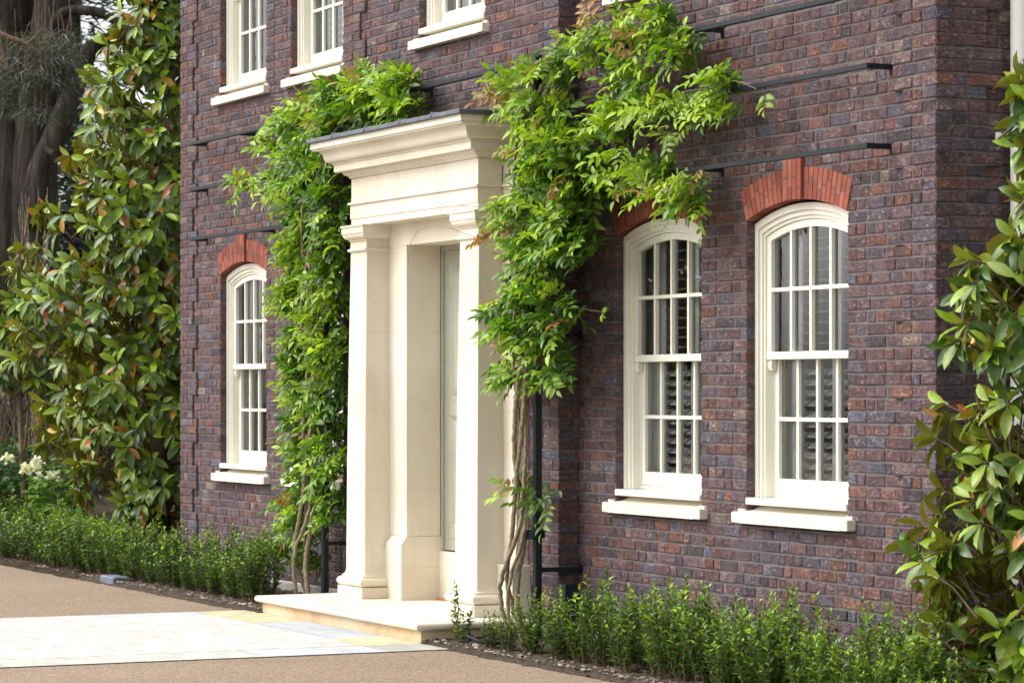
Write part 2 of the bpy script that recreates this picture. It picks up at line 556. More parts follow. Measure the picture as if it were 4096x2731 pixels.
def front_iv(side):
    def f(z):
        iv = [(HX0-.021, BX0)] if side < 0 else [(BX1, HX1+.021)]
        for cx, zo, yy in WINS:
            if yy == 0:
                h = arch_half(z, zo)
                if h: iv = cut(iv, cx-h, cx+h)
        return split_q(iv, z, QE)
    return f
def bay_iv(z):
    iv = [(BX0-.021, BX1+.021)]
    if z < 3.80: iv = cut(iv, -6.605-1.44, -6.605+1.44)
    h = arch_half(z, UP)
    if h: iv = cut(iv, -6.50-h, -6.50+h)
    return split_q(iv, z, [(BX0, 1), (BX1, -1)])
Z0W = .10
brick_plane(wall, PF, front_iv(-1), Z0W, HZ1-.1, lambda u, v: quoin(u, v, QE), seed=3)
brick_plane(wall, PF, front_iv(1), Z0W, HZ1-.1, lambda u, v: quoin(u, v, QE), seed=5)
brick_plane(wall, PB, bay_iv, Z0W, HZ1-.1, lambda u, v: quoin(u, v, [(BX0, 1), (BX1, -1)]), seed=9)
brick_plane(wall, PS, lambda z: split_q([(-.019, HY1)], z, [(0, 1)]), Z0W, HZ1-.1, lambda u, v: quoin(u, v, [(0, 1)]), seed=11)
brick_plane(wall, PR, lambda z: [(BY-.019, -.001)], Z0W, HZ1-.1, lambda u, v: .021, seed=13)
brick_plane(wall, PL, lambda z: [(.001, -BY+.019)], Z0W, HZ1-.1, lambda u, v: .021, seed=15)

# mortar core with the openings left out
def core(mb, x0, x1, y0, y1, holes):
    xs = sorted(set([x0, x1] + [h for hh in holes for h in (hh[0], hh[1])]))
    zs = sorted(set([0.0, HZ1] + [h for hh in holes for h in (hh[2], hh[3])]))
    # merge vertical runs of cells that are solid, one box per column run
    for i in range(len(xs)-1):
        k = 0
        run = None
        for k in range(len(zs)-1):
            mx_, mz_ = (xs[i]+xs[i+1])/2, (zs[k]+zs[k+1])/2
            solid = not any(h[0] < mx_ < h[1] and h[2] < mz_ < h[3] for h in holes)
            if solid:
                run = (run[0], zs[k+1]) if run else (zs[k], zs[k+1])
            if (not solid or k == len(zs)-2) and run:
                mb.box(xs[i], xs[i+1], y0, y1, run[0], run[1], 0)
                run = None
def holes(lst): return [(cx-WIN_W-.006, cx+WIN_W+.006, .96+zo, SPR+ARC_RISE+.012+zo) for cx, zo, yy in lst]
core(wall, HX0+.006, BX0+.05, .0055, .30, holes([q for q in WINS if q[0] < -9 ]))
core(wall, BX1-.05, HX1-.006, .0055, .30, holes([q for q in WINS if q[0] > -4.5]))
core(wall, BX0+.006, BX1-.006, BY+.0055, .295, [(-6.605-1.40, -6.605+1.40, 0, 3.5)] + holes([(-6.50, UP, BY)]))
q0 = 4.0
nq = int(math.ceil((0.1-q0)/.225))
while q0 + nq*.225 < HZ1-.12:
    za = max(q0 + nq*.225, .11); zb = q0 + (nq+1)*.225
    wd = .4425 if nq % 2 == 0 else .33
    wd -= .006
    wall.box(HX0-.0135, HX0+wd, -.0145, .004, za, zb, 0)
    wall.box(-wd, .0145, -.0145, .004, za, zb, 0)
    wall.box(-.004, .0146, .0045, wd, za, zb, 0)
    wall.box(BX0-.0135, BX0+wd, BY-.0145, BY+.004, za, zb, 0)
    wall.box(BX1-wd, BX1+.0145, BY-.0145, BY+.004, za, zb, 0)
    wall.box(BX1-.004, BX1+.0146, BY+.0045, -.001, za, zb, 0)
    nq += 1
wall.box(-.30, -.0065, .305, HY1, 0, HZ1, 0)
wall.box(HX0+.0065, HX0+.3, .305, HY1, 0, HZ1, 0)
wall.box(HX0+.31, -.31, HY1-.3, HY1, 0, HZ1, 0)
wall.build("wall", [M['mortar'], M['brick']], house, colattr=True)

M['concrete'] = two_tone("concrete", (.30, .29, .26), (.42, .41, .37), 8, .9, .2, 5, .3, .7, .3, 60)
for xa, xb in ((HX0-.03, BX0-.05), (BX1+.05, HX1+.03)):   # concrete plinth strip under the brickwork
    pl = MB(); pl.box(xa, xb, -.035, .20, 0, .108, 0, bev=.008)
    pl.build("plinth", M['concrete'], house)
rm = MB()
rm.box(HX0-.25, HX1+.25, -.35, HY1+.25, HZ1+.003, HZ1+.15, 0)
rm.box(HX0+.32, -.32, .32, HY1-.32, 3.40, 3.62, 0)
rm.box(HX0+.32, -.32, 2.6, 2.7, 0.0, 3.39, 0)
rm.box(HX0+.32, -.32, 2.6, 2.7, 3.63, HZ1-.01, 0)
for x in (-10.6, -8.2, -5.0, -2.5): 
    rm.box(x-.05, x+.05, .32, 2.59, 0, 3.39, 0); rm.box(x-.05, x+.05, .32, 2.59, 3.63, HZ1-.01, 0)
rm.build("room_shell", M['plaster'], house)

for x, z in ((-1.335, 3.345), (-.463, 3.368)):      # red weep vents set in the joints
    wv_ = MB(); wv_.box(x-.0032, x+.0032, .0005, .02, z-.028, z+.030, 0)
    wv_.build("weep_vent", two_tone("red_plastic", (.36, .03, .02), (.45, .05, .03), 40), house)

# ---------------------------------------------------------------- red brick arches over the openings
def arch_obj(parent, cx, zo, y):
    mb = MB(); rnd = random.Random(int(cx*100) + int(zo))
    zc = SPR + ARC_RISE - ARC_R + zo
    e = math.asin(WIN_W/ARC_R)
    n = 24; mort = .0075
    for i in range(n):
        a0, a1 = -e + 2*e*i/n, -e + 2*e*(i+1)/n
        key = i in (10, 11, 12, 13)
        ro = ARC_R + ARC_T
        spl = [.33, .66] if i % 2 else [.5]
        if i % 4 == 1: spl = [.33]
        if i % 4 == 3: spl = [.67]
        if key: spl = [.36] if i % 2 else [.68]
        cuts = [0] + spl + [1]
        da = mort/ARC_R/2
        pr = -.028 if key else -.007
        for q in range(len(cuts)-1):
            r0 = ARC_R + ARC_T*cuts[q] + (.0045 if q else 0); r1 = ARC_R + ARC_T*cuts[q+1] - (.0045 if q < len(cuts)-2 else 0)
            t = rnd.uniform(.70, 1.18); hz = rnd.uniform(.9, 1.25)
            col = (.290*t, .085*t*hz, .056*t*hz)
            def P(a, r, top=False):
                x = cx + r*math.sin(a); z = zc + r*math.cos(a)
                if key:
                    x = cx + (i-12 + (1 if a > (a0+a1)/2 else 0))*.0548 + (.0032 if a < (a0+a1)/2 else -.0032)
                    if top: z = zo + SPR + ARC_RISE + ARC_T + .085
                return x, z
            last = q == len(cuts)-2
            pts = [P(a0+da, r0), P(a1-da, r0), P(a1-da, r1, last), P(a0+da, r1, last)]
            jy = y + pr + rnd.uniform(-.001, .001)
            mb.prism(pts, 'y', jy, y+.12, 1, col)
    mb.box(cx-.106, cx+.106, y-.0235, y-.0035, zc + ARC_R + .004, zo + SPR + ARC_RISE + ARC_T + .081, 0)
    # bedding mortar behind the joints
    k = 20
    lo = [(cx + (ARC_R+.002)*math.sin(-e+2*e*i/k), zc + (ARC_R+.002)*math.cos(-e+2*e*i/k)) for i in range(k+1)]
    hi = [(cx + (ARC_R+ARC_T-.004)*math.sin(-e+2*e*i/k), zc + (ARC_R+ARC_T-.004)*math.cos(-e+2*e*i/k)) for i in range(k+1)]
    for i in range(k):
        mb.prism([lo[i], lo[i+1], hi[i+1], hi[i]], 'y', y-.003, y+.118, 0, (1, 1, 1))
    o = recalc(mb.build("arch", [M['mortar'], M['arch']], parent, colattr=True))
    return o

# ---------------------------------------------------------------- sash window (built once, copied)
def arc_pts(hw, zs, rise, n=14):
    r = (hw**2 + rise**2)/(2*rise); zc = zs + rise - r; e = math.asin(hw/r)
    return [(r*math.sin(-e + 2*e*i/n), zc + r*math.cos(-e + 2*e*i/n)) for i in range(n+1)]

def arched_frame(mb, hw_o, zs_o, rise_o, hw_i, zs_i, rise_i, zb, y0, y1, mi=0):
    o = [(-hw_o, zb)] + arc_pts(hw_o, zs_o, rise_o) + [(hw_o, zb)]
    i_ = [(-hw_i, zb)] + arc_pts(hw_i, zs_i, rise_i) + [(hw_i, zb)]
    n = len(o)
    v = [(p[0], y0, p[1]) for p in o] + [(p[0], y0, p[1]) for p in i_] + [(p[0], y1, p[1]) for p in o] + [(p[0], y1, p[1]) for p in i_]
    F = []
    for k in range(n-1):
        F.append((k, k+1, n+k+1, n+k))
        F.append((2*n+k+1, 2*n+k, 3*n+k, 3*n+k+1))
        F.append((n+k, n+k+1, 3*n+k+1, 3*n+k))
        F.append((k+1, k, 2*n+k, 2*n+k+1))
    mb.add(v, F, mi)

def glass_top(x): # underside of the upper sash's arched head
    hw, rise = .475, .068
    r = (hw**2 + rise**2)/(2*rise)
    return 2.752 + rise - r + math.sqrt(r*r - x*x)

def make_window(style):
    root = empty("window", (0, 0, 0))
    # local x across, y into the wall, z from floor; origin moves with each copy
    f = MB()
    arched_frame(f, .608, 2.862, .105, .574, 2.826, .098, 1.116, .060, .200)
    arched_frame(f, .574, 2.826, .098, .548, 2.800, .092, 1.116, .078, .200)
    arched_frame(f, .548, 2.800, .092, .530, 2.782, .088, 1.116, .092, .200)
    f.box(-.608, .608, -.012, .21, 1.070, 1.114, 0, bev=.006)       # timber cill
    for s in (-1, 1):
        f.box(s*.530, s*.512, .148, .165, 1.116, 2.74, 0)            # parting bead
    recalc(f.build("frame", M['paint'], root, loc=(0, 0, 0)))
    # upper sash
    u = MB()
    arched_frame(u, .5285, 2.780, .0875, .475, 2.752, .068, 2.044, .104, .146)
    u.box(-.5285, .5285, .098, .150, 1.994, 2.043, 0, bev=.004)
    for x in (-.2375, 0, .2375):
        u.box(x-.0125, x+.0125, .108, .145, 2.042, glass_top(x)+.004, 0)
    u.box(-.477, .477, .106, .143, 2.424, 2.450, 0, bev=.003)
    for s in (-1, 1):
        pr = [(.112, 1.995), (.146, 1.995), (.146, 1.925), (.118, 1.925), (.112, 1.938), (.106, 1.96), (.112, 1.975)]
        u.prism(pr, 'x', s*.5285, s*.482, 0)                          # sash horn
    us = recalc(u.build("sash", M['paint'], root, loc=(0, 0, 0)))
    lo = MB()
    for s in (-1, 1): lo.box(s*.5105, s*.462, .152, .192, 1.236, 2.03, 0)
    lo.box(-.5105, .5105, .152, .192, 1.142, 1.236, 0, bev=.004)
    lo.box(-.5105, .5105, .1535, .19, 2.0, 2.035, 0)
    for x in (-.2375, 0, .2375):
        lo.box(x-.0125, x+.0125, .156, .19, 1.234, 2.002, 0)
    lo.box(-.464, .464, .154, .188, 1.602, 1.628, 0, bev=.003)
    lo.box(-.5105, .5105, .150, .196, 1.1165, 1.140, 0)
    ls = recalc(lo.build("sash", M['paint'], root, loc=(0, 0, 0)))
    # glass, with the pale spacer bars of the double glazing
    for y, zb, xs, par, nm in ((.132, 2.043, .475, us, 0), (.176, 1.236, .462, ls, 1)):
        g = MB()
        if nm == 0:
            top = [(x, glass_top(x)) for x in np.linspace(-.475, .475, 13)]
            g.add([(-.475, y, zb), (.475, y, zb)] + [(p[0], y, p[1]) for p in reversed(top)], [list(range(15))])
        else:
            g.add([(-xs, y, zb), (xs, y, zb), (xs, y, 2.0), (-xs, y, 2.0)], [(0, 1, 2, 3)])
        g.build("pane", M['glass'], par, loc=(0, 0, 0))
        s_ = MB()
        for x in (-xs, -.2375, 0, .2375, xs):
            for d in (-1, 1):
                xx = x + d*.0195
                if abs(xx) > xs: continue
                zt = (glass_top(xx)-.006) if nm == 0 else 1.998
                s_.box(xx-.0065, xx+.0065, y+.002, y+.014, zb+.004, zt, 0)
        s_.build("spacer_bar", M['spacer'], par, loc=(0, 0, 0))
    s = MB()
    pr = [(-.062, .952), (-.062, 1.022), (.055, 1.034), (.12, 1.068), (.20, 1.068), (.20, .952)]
    s.prism([(p[0], p[1]) for p in pr], 'x', -.615, .615, 0)
    s.box(-.702, -.6155, -.062, .02, .9525, 1.021, 0, bev=.004)
    s.box(.6155, .702, -.062, .02, .9525, 1.021, 0, bev=.004)
    s.box(-.690, -.616, -.020, .02, 1.0215, 1.040, 0, bev=.003)
    s.box(.616, .690, -.020, .02, 1.0215, 1.040, 0, bev=.003)
    recalc(s.build("sill", M['sill'], root, loc=(0, 0, 0)))
    # inner reveal boards
    li = MB()
    li.box(-.66, -.60, -.0 + .205, .56, 1.10, 3.0, 0); li.box(.60, .66, -.0 + .205, .56, 1.10, 3.0, 0)
    li.box(-.66, .66, .205, .56, 1.02, 1.098, 0); li.box(-.66, .66, .205, .56, 3.002, 3.05, 0)
    li.build("lining", M['lining'], root, loc=(0, 0, 0))
    if style == 'shutter':
        sh = MB()
        y = .240
        sh.box(-.598, -.352, y-.012, y+.012, 1.105, 2.985, 0, bev=.003)
        for x0, x1 in ((-.345, .115), (.125, .585)):
            for a, b in ((x0, x0+.05), (x1-.05, x1)): sh.box(a, b, y-.014, y+.014, 1.11, 2.98, 0, bev=.003)
            for z0, z1 in ((1.11, 1.20), (2.0, 2.05), (2.91, 2.98)): sh.box(x0+.051, x1-.051, y-.013, y+.013, z0, z1, 0)
            for za, zb_, tilt in ((1.22, 1.99, .55), (2.06, 2.90, .16)):
                nL = int((zb_-za)/.066)
                for k in range(nL):
                    z = za + .035 + k*.066
                    c, s2 = math.cos(tilt), math.sin(tilt)
                    pr = []
                    for t, th in ((-.036, 0), (-.02, .0045), (.02, .0045), (.036, 0), (.02, -.0045), (-.02, -.0045)):
                        pr.append((y + t*c - th*s2, z + t*s2 + th*c))
                    sh.prism(pr, 'x', x0+.052, x1-.052, 0)
        recalc(sh.build("shutter", M['shutter'], root, loc=(0, 0, 0)))
    cu = MB()
    for s in (() if style == 'shutter' else (-1, 1)):
        n = 60; v = []
        wd = .26 if style == 'shutter' else .52
        y = .228
        for k in range(n+1):
            t = k/n
            x = s*(.62 - wd*t) + (.0)
            yy = y + .018*math.sin(t*wd*95) + .010*math.sin(t*wd*41+1)
            v += [(x, yy, 1.12), (x + .008*math.sin(k), yy+.01, 3.0)]
        cu.add(v, [(2*k, 2*k+2, 2*k+3, 2*k+1) for k in range(n)], 0, smooth=True)
    if style != 'shutter': cu.build("curtain", M['curtain'], root, loc=(0, 0, 0))
    return root

def copy_tree(o, parent=None):
    c = o.copy(); COL.objects.link(c)
    if parent is not None: c.parent = parent
    for ch in list(o.children): copy_tree(ch, c)
    return c

pw = {}
for cx, zo, yy in WINS:
    st = 'shutter' if (cx > -4.5 or (cx < -9 and cx > -10)) else 'curtain'
    if st not in pw:
        wobj = make_window(st); pw[st] = wobj; wobj.parent = house
    else:
        wobj = copy_tree(pw[st], house)
    wobj.location = (cx + 6.6, yy - 4, zo)
    arch_obj(house, cx, zo, yy)
# ---------------------------------------------------------------- stone portico
PX = -6.605
port = MB()
# piers behind the columns, thicker plinth below with a sloped stop
JI, PO = .545, 1.47           # jamb (inner) and outer half widths
PYF, PYB = -.235, .06
for s in (-1, 1):
    x0, x1 = sorted((PX + s*JI, PX + s*PO))
    port.box(x0, x1, PYF, PYB, .648, 3.12, 1, bev=.004)
    a0, a1 = sorted((PX + s*(JI+.0), PX + s*(PO+.03)))
    pr = [(PYF-.045, .147), (PYF-.045, .585), (PYF, .647), (PYB, .647), (PYB+.04, .585), (PYB+.04, .147)]
    port.prism(pr, 'x', PX + s*(JI-.0015), PX + s*(JI+.32), 1)
    port.box(PX + s*(JI+.3205), PX + s*(PO+.045), PYF-.055, .06, .147, .53, 0, bev=.004)
    port.box(PX + s*(JI+.3205), PX + s*(PO-.0005), PYF-.003, .06, .531, .647, 0)
# door lintel between the piers
port.box(PX-JI+.001, PX+JI-.001, PYF+.004, PYB, 2.94, 3.12, 0)
port.box(PX-JI-.12, PX+JI+.12, PYF-.006, PYF+.001, 2.94, 3.12, 0)
# entablature: architrave in two fasciae, taenia, frieze
EH = 1.222; EY = -.425
ent = [(0, 3.118), (0, 3.172), (.007, 3.173), (.007, 3.286), (.024, 3.287), (.024, 3.304), (.013, 3.306), (0, 3.307), (0, 3.496)]
port.sweep3(ent, PX-EH, PX+EH, EY, PYF+.001, 0, smooth=False)
port.sweep3(ent, PX-PO, PX+PO, PYF+.012, .05, 0, smooth=False)
portico = recalc(port.build("portico", [M['stone'], M['shaft']], house))
# cornice
co_ = MB()
prof = [(0, 3.497), (.012, 3.500), (.016, 3.512), (.030, 3.522), (.046, 3.527), (.052, 3.540), (.060, 3.553)]
prof2 = [(.060, 3.5535), (.108, 3.5535), (.108, 3.608)]
prof3 = [(.108, 3.6085), (.118, 3.612), (.118, 3.626)]
cy = [(.118, 3.6265)]
for i in range(1, 11):
    t = i/10
    # ovolo low, hollow high: an ogee leaning outwards
    o_ = .118 + .112*(t - .10*math.sin(2*math.pi*t)/1.0*-1)
    z_ = 3.6265 + .098*(t + .13*math.sin(2*math.pi*t)*-1)
    cy.append((o_, z_))
prof4 = [(.230, 3.725), (.242, 3.726), (.242, 3.738)]
prof5 = [(.242, 3.7385), (.256, 3.740), (.256, 3.787)]
full = prof + prof2[1:] + prof3[1:] + cy[1:] + prof4[1:] + prof5[1:]
def cornice_run(mb, xl, xr, yf, yb, trim):
    for seg, sm in ((prof, True), (prof2, False), (prof3, False), (cy, True), (prof4, False), (prof5, False)):
        mb.sweep3(seg, xl, xr, yf, yb, 0, smooth=sm, cap=False)
    mb.sweep3([(0, 3.497), (.01, 3.4971)], xl, xr, yf, yb, 0, cap=False)
    o, z = prof5[-1]
    mb.add([(xl-o, yb, z), (xl-o, yf-o, z), (xr+o, yf-o, z), (xr+o, yb, z)], [(0, 1, 2, 3)], 0)
cornice_run(co_, PX-EH, PX+EH, EY, PYF+.05, 0)
cornice_run(co_, PX-PO-.002, PX+PO+.002, PYF+.20, .05, 0)
recalc(co_.build("cornice", M['stone'], portico))
ld = MB()
o = .282
def lead_slab(mb, xl, xr, yf, yb, z0, z1):
    mb.box(xl-o, xr+o, yf-o, yb, z0, z1, 0, bev=.006)
lead_slab(ld, PX-EH, PX+EH, EY, PYF+.06, 3.788, 3.823)
lead_slab(ld, PX-PO, PX+PO, PYF+.20, .05, 3.7885, 3.826)
for fx in (-.95, -.28, .40, 1.0):
    ld.tube([(PX+fx, EY-o-.003, 3.80), (PX+fx, EY-o+.004, 3.826), (PX+fx, PYF-.02, 3.828)], .012, 6)
ld.build("roof_flashing", M['lead'], portico)

def column(s):
    """square tapering shaft with moulded base and capital; s = -1 left, 1 right"""
    mb = MB()
    yb = PYF + .03
    lo_o, lo_i, hi_o, hi_i = 1.262, .874, 1.234, .900
    def blk(o_, i_): return sorted((PX + s*o_, PX + s*i_))
    # plinth
    x0, x1 = blk(1.322, .813)
    mb.box(x0, x1, -.505, yb-.03, .147, .234, 0, bev=.004)
    x0, x1 = blk(lo_o, lo_i)
    tor = []
    for i in range(9):
        a = -math.pi/2 + math.pi*i/8
        tor.append((.026 + .034*math.cos(a), .272 + .0365*math.sin(a)))
    mb.sweep3(tor, x0, x1, -.4535, yb, 0, smooth=True)
    mb.sweep3([(.026, .3088), (.026, .322)], x0, x1, -.4535, yb, 0, smooth=False)
    apo = [(.026 - .026*math.sin(t*math.pi/2), .3222 + .042*(1-math.cos(t*math.pi/2))) for t in np.linspace(0, 1, 6)]
    mb.sweep3(apo, x0, x1, -.4535, yb, 0, smooth=True, cap=False)
    # shaft with a slight swell
    zs = [.364 + (2.906-.364)*i/12 for i in range(13)]
    v = []
    for z in zs:
        t = (z-.364)/(2.906-.364)
        e = t**1.5
        xo, xi = PX + s*(lo_o + (hi_o-lo_o)*e), PX + s*(lo_i + (hi_i-lo_i)*e)
        yf = -.4535 + .028*e
        c = .004
        a, b = min(xo, xi), max(xo, xi)
        v += [(a, yb, z), (a, yf+c, z), (a+c, yf, z), (b-c, yf, z), (b, yf+c, z), (b, yb, z)]
    for i in range(12):
        for k in range(5):
            mb.add([v[i*6+k], v[i*6+k+1], v[i*6+6+k+1], v[i*6+6+k]], [(0, 1, 2, 3)], 1)
    # astragal, neck, echinus, abacus
    x0, x1 = blk(hi_o, hi_i); yf = -.4255
    ast = [(0, 2.900)] + [(.004 + .018*math.cos(a), 2.920 + .014*math.sin(a)) for a in np.linspace(-math.pi/2, math.pi/2, 7)] + [(0, 2.936)]
    mb.sweep3(ast, x0, x1, yf, yb, 0, smooth=True)
    mb.sweep3([(.002, 2.934), (.002, 2.992)], x0, x1, yf, yb, 0, smooth=False, cap=False)
    mb.sweep3([(.012, 2.992), (.012, 3.004)], x0, x1, yf, yb, 0, smooth=False)
    ech = [(.012 + .040*math.sin(t*math.pi/2), 3.0045 + .046*(1-math.cos(t*math.pi/2))) for t in np.linspace(0, 1, 7)]
    mb.sweep3(ech, x0, x1, yf, yb, 0, smooth=True)
    mb.sweep3([(.058, 3.051), (.058, 3.102), (.066, 3.103), (.066, 3.1175)], x0, x1, yf, yb, 0, smooth=False)
    recalc(mb.build("column", [M['stone'], M['shaft']], portico))
column(-1); column(1)

st = MB()
# step: tread with a rounded nosing over a set-back riser
SXL, SXR, SYF = -8.185, -4.985, -1.062
nz = [(-.04, .0925), (.012, .093)] + [(.018 + .026*math.cos(a), .120 + .026*math.sin(a)) for a in np.linspace(-math.pi/2, math.pi/2, 9)] + [(-.05, .1465)]
st.sweep3(nz, SXL, SXR, SYF, .05, 0, smooth=True)
st.box(SXL+.004, SXR-.004, SYF+.010, .045, -.05, .0922, 1)
recalc(st.build("doorstep", [M['stone'], M['riser']], portico))

# ---------------------------------------------------------------- the door: panelled screen, two leaves
dr = MB()
D0 = .0575
dw = JI
zt = 2.94
dr.box(PX-dw+.001, PX-dw+.03, D0+.003, D0+.10, .53, zt-.001, 0, bev=.003)
dr.box(PX+dw-.03, PX+dw-.001, D0+.003, D0+.10, .53, zt-.001, 0, bev=.003)
dr.box(PX-dw+.031, PX+dw-.031, D0+.003, D0+.10, zt-.04, zt-.001, 0)
door = dr.build("door", M['door'], house)
for s in (-1, 1):
    lf = MB()
    a, b = sorted((PX + s*.003, PX + s*(dw-.032)))
    y = D0 + .045
    lf.box(a, b, y, y+.05, .541, zt-.042, 0)
    def ring(x0, x1, z0, z1, y0, y1, wd):
        lf.box(x0, x0+wd, y0, y1, z0, z1, 0); lf.box(x1-wd, x1, y0, y1, z0, z1, 0)
        lf.box(x0+wd, x1-wd, y0, y1, z0, z0+wd, 0); lf.box(x0+wd, x1-wd, y0, y1, z1-wd, z1, 0)
    ring(a+.001, b-.001, .542, zt-.043, y-.022, y-.0005, .088)
    lf.box(a+.09, b-.09, y-.0215, y-.0006, .632, .72, 0)
    lf.box(a+.09, b-.09, y-.0215, y-.0006, 1.60, 1.72, 0)
    for z0, z1 in ((.722, 1.598), (1.722, zt-.132)):
        # moulded edge sloping into the panel, then a raised field
        x0, x1 = a+.0895, b-.0895
        v = [(x0, y-.021, z0), (x1, y-.021, z0), (x1, y-.021, z1), (x0, y-.021, z1)]
        k = .034
        v += [(x0+k, y-.003, z0+k), (x1-k, y-.003, z0+k), (x1-k, y-.003, z1-k), (x0+k, y-.003, z1-k)]
        lf.add(v, [(0, 1, 5, 4), (1, 2, 6, 5), (2, 3, 7, 6), (3, 0, 4, 7)], 0)
        k2 = .085
        v = [(x0+k, y-.0035, z0+k), (x1-k, y-.0035, z0+k), (x1-k, y-.0035, z1-k), (x0+k, y-.0035, z1-k),
             (x0+k2, y-.017, z0+k2), (x1-k2, y-.017, z0+k2), (x1-k2, y-.017, z1-k2), (x0+k2, y-.017, z1-k2)]
        lf.add(v, [(0, 1, 5, 4), (1, 2, 6, 5), (2, 3, 7, 6), (3, 0, 4, 7), (4, 5, 6, 7)], 0)
    leaf = recalc(lf.build("door_leaf", M['door'], door))
    if s == 1:
        kn = MB(); kn.tube([(PX+.06, y-.023, 1.62), (PX+.06, y-.06, 1.62), (PX+.06, y-.062, 1.62), (PX+.06, y-.085, 1.62)], [.010, .012, .028, .018], 10)
        kn.build("door_knob", M['lead'], door)
db = MB()
db.box(PX-dw+.002, PX+dw-.002, D0-.012, D0+.20, .147, .5295, 0, bev=.003)
db.build("door_base", M['stone'], portico)
th = MB(); th.box(PX-dw+.02, PX+dw-.02, D0-.05, D0-.013, .1475, .160, 0)
th.build("threshold", M['terracotta'], portico)

# ---------------------------------------------------------------- rainwater pipe on the side wall
dp = MB()
dp.tube([(.082, .512, .02), (.082, .512, 2.0), (.082, .512, 4.0), (.082, .512, HZ1-.05)], .052, 16)
pipe = dp.build("downpipe", M['pipe'], house)
for z in (3.27, 5.1, 1.4):
    cl = MB()
    cl.box(.022, .034, .385, .64, z-.022, z+.022, 0, bev=.004)
    cl.tube([(.082, .512, z-.022), (.082, .512, z+.022)], .057, 16)
    cl.tube([(.033, .400, z), (.039, .400, z)], .006, 6)
    cl.build("pipe_clip", M['pipe'], pipe)

# ---------------------------------------------------------------- iron trellis on the front
tre = tag(empty("wall_trellis", (-6.6, -.3, 0)), "black iron trellis of posts and long horizontal rails bolted to the house front", "trellis")
B = .0160
def bar(name, x0, x1, y, z):
    mb = MB(); mb.box(x0, x1, y-B, y+B, z-B, z+B, 0, bev=.0025)
    return mb.build(name, M['iron'], tre)
def arm(rail, x, y, z, yw):
    mb = MB()
    mb.box(x-B, x+B, y+B+.0006, yw-.007, z-B-.001, z+B-.001, 0, bev=.002)
    mb.box(x-.022, x+.022, yw-.0065, yw+.0, z-.048, z+.030, 0, bev=.002)
    mb.tube([(x, yw-.011, z-.036), (x, yw-.006, z-.036)], .008, 6)
    mb.build("bracket", M['iron'], rail)
for z in (3.232, 3.70, 4.135):
    rl = bar("rail", -12.50, -8.62, -.165, z); 
    for x in (-12.4875, -11.2 if z > 4 else -10.7, -9.1): arm(rl, x, -.165, z, 0)
    rr_ = bar("rail", -4.53, -.462, -.165, z)
    for x in (-.4745, -2.5, -4.0): arm(rr_, x, -.165, z, 0)
rc = bar("rail", -8.59, -4.57, -.305, 4.135)
for x in (-6.86,): arm(rc, x, -.305, 4.135, BY)
for x, hasarm in ((-4.553, True), (-8.60, True)):
    mb = MB(); mb.box(x-.026, x+.026, -.372, -.320, -.05, 4.17, 0, bev=.004)
    po = mb.build("post", M['iron'], tre)
    yw = 0 if x > -4.61 or x < -8.63 else BY
    for z in (.53, 2.2, 4.10):
        a = MB(); a.box(x-B, x+B, -.3195, yw-.012, z-B, z+B, 0, bev=.002); a.box(x-.02, x+.02, yw-.0115, yw-.003, z-.03, z+.03, 0)
        a.build("bracket", M['iron'], po)
    if x > -5:
        for z in (.78, 3.05):
            s_ = MB()
            pts = [(x + .01 + .062*math.cos(a) - .035, -.355 + .065*math.sin(a), z + .004*math.sin(a*2)) for a in np.linspace(0, 2*math.pi, 17)]
            for dz in (-.016, 0, .016):
                s_.tube([(p[0], p[1], p[2]+dz) for p in pts], .012, 6)
            s_.build("strap", M['iron'], po)

# ---------------------------------------------------------------- small things by the wall
mb = MB()
mb.box(-4.485, -4.355, -.225, -.115, .0, .432, 0, bev=.004)
mb.box(-4.475, -4.365, -.215, -.125, .4325, .437, 0)
tag(mb.build("post_box", M['iron']), "short black square box standing among shrubs against the brick wall", "box")
mb = MB()
mb.box(-4.46, -4.33, -.80, -.70, .0, .085, 0, bev=.008)
mb.box(-4.44, -4.36, -.812, -.8005, .02, .07, 0, bev=.004)
mb.tube([(-4.33, -.75, .05), (-4.29, -.75, .05)], .018, 8)
tag(mb.build("junction_box", M['iron']), "small black box lying on the soil beside the loops of cable", "box")
mb = MB()
pts = []
for i in range(60):
    t = i/59
    a = t*4*math.pi
    pts.append((-4.62 + .42*t + .07*math.cos(a), -.90 + .10*t + .045*math.sin(a), .045 + .05*abs(math.sin(a/2))))
mb.tube(pts, .010, 6)
tag(mb.build("cable", M['iron']), "black cable coiled loosely on the soil right of the step", "cable")
mb = MB()
pts = [(-8.16, -.90, .04), (-8.22, -.93, .02), (-8.30, -.93, .05), (-8.36, -.86, .12), (-8.46, -.78, .14), (-8.6, -.72, .08), (-8.75, -.68, .03), (-8.9, -.64, .02)]
mb.tube(pts, .011, 6)
tag(mb.build("hose", M['iron']), "dark hose rising from the soil beside the left end of the step", "hose")
mb = MB()
mb.box(-12.44, -12.02, -1.08, -.92, .0, .075, 0, bev=.010)
tag(mb.build("edging_block", two_tone("blue_block", (.075, .09, .13), (.22, .25, .28), 6, .55, .5)), "blue-grey block lying at the bed edge under the hedge", "block")
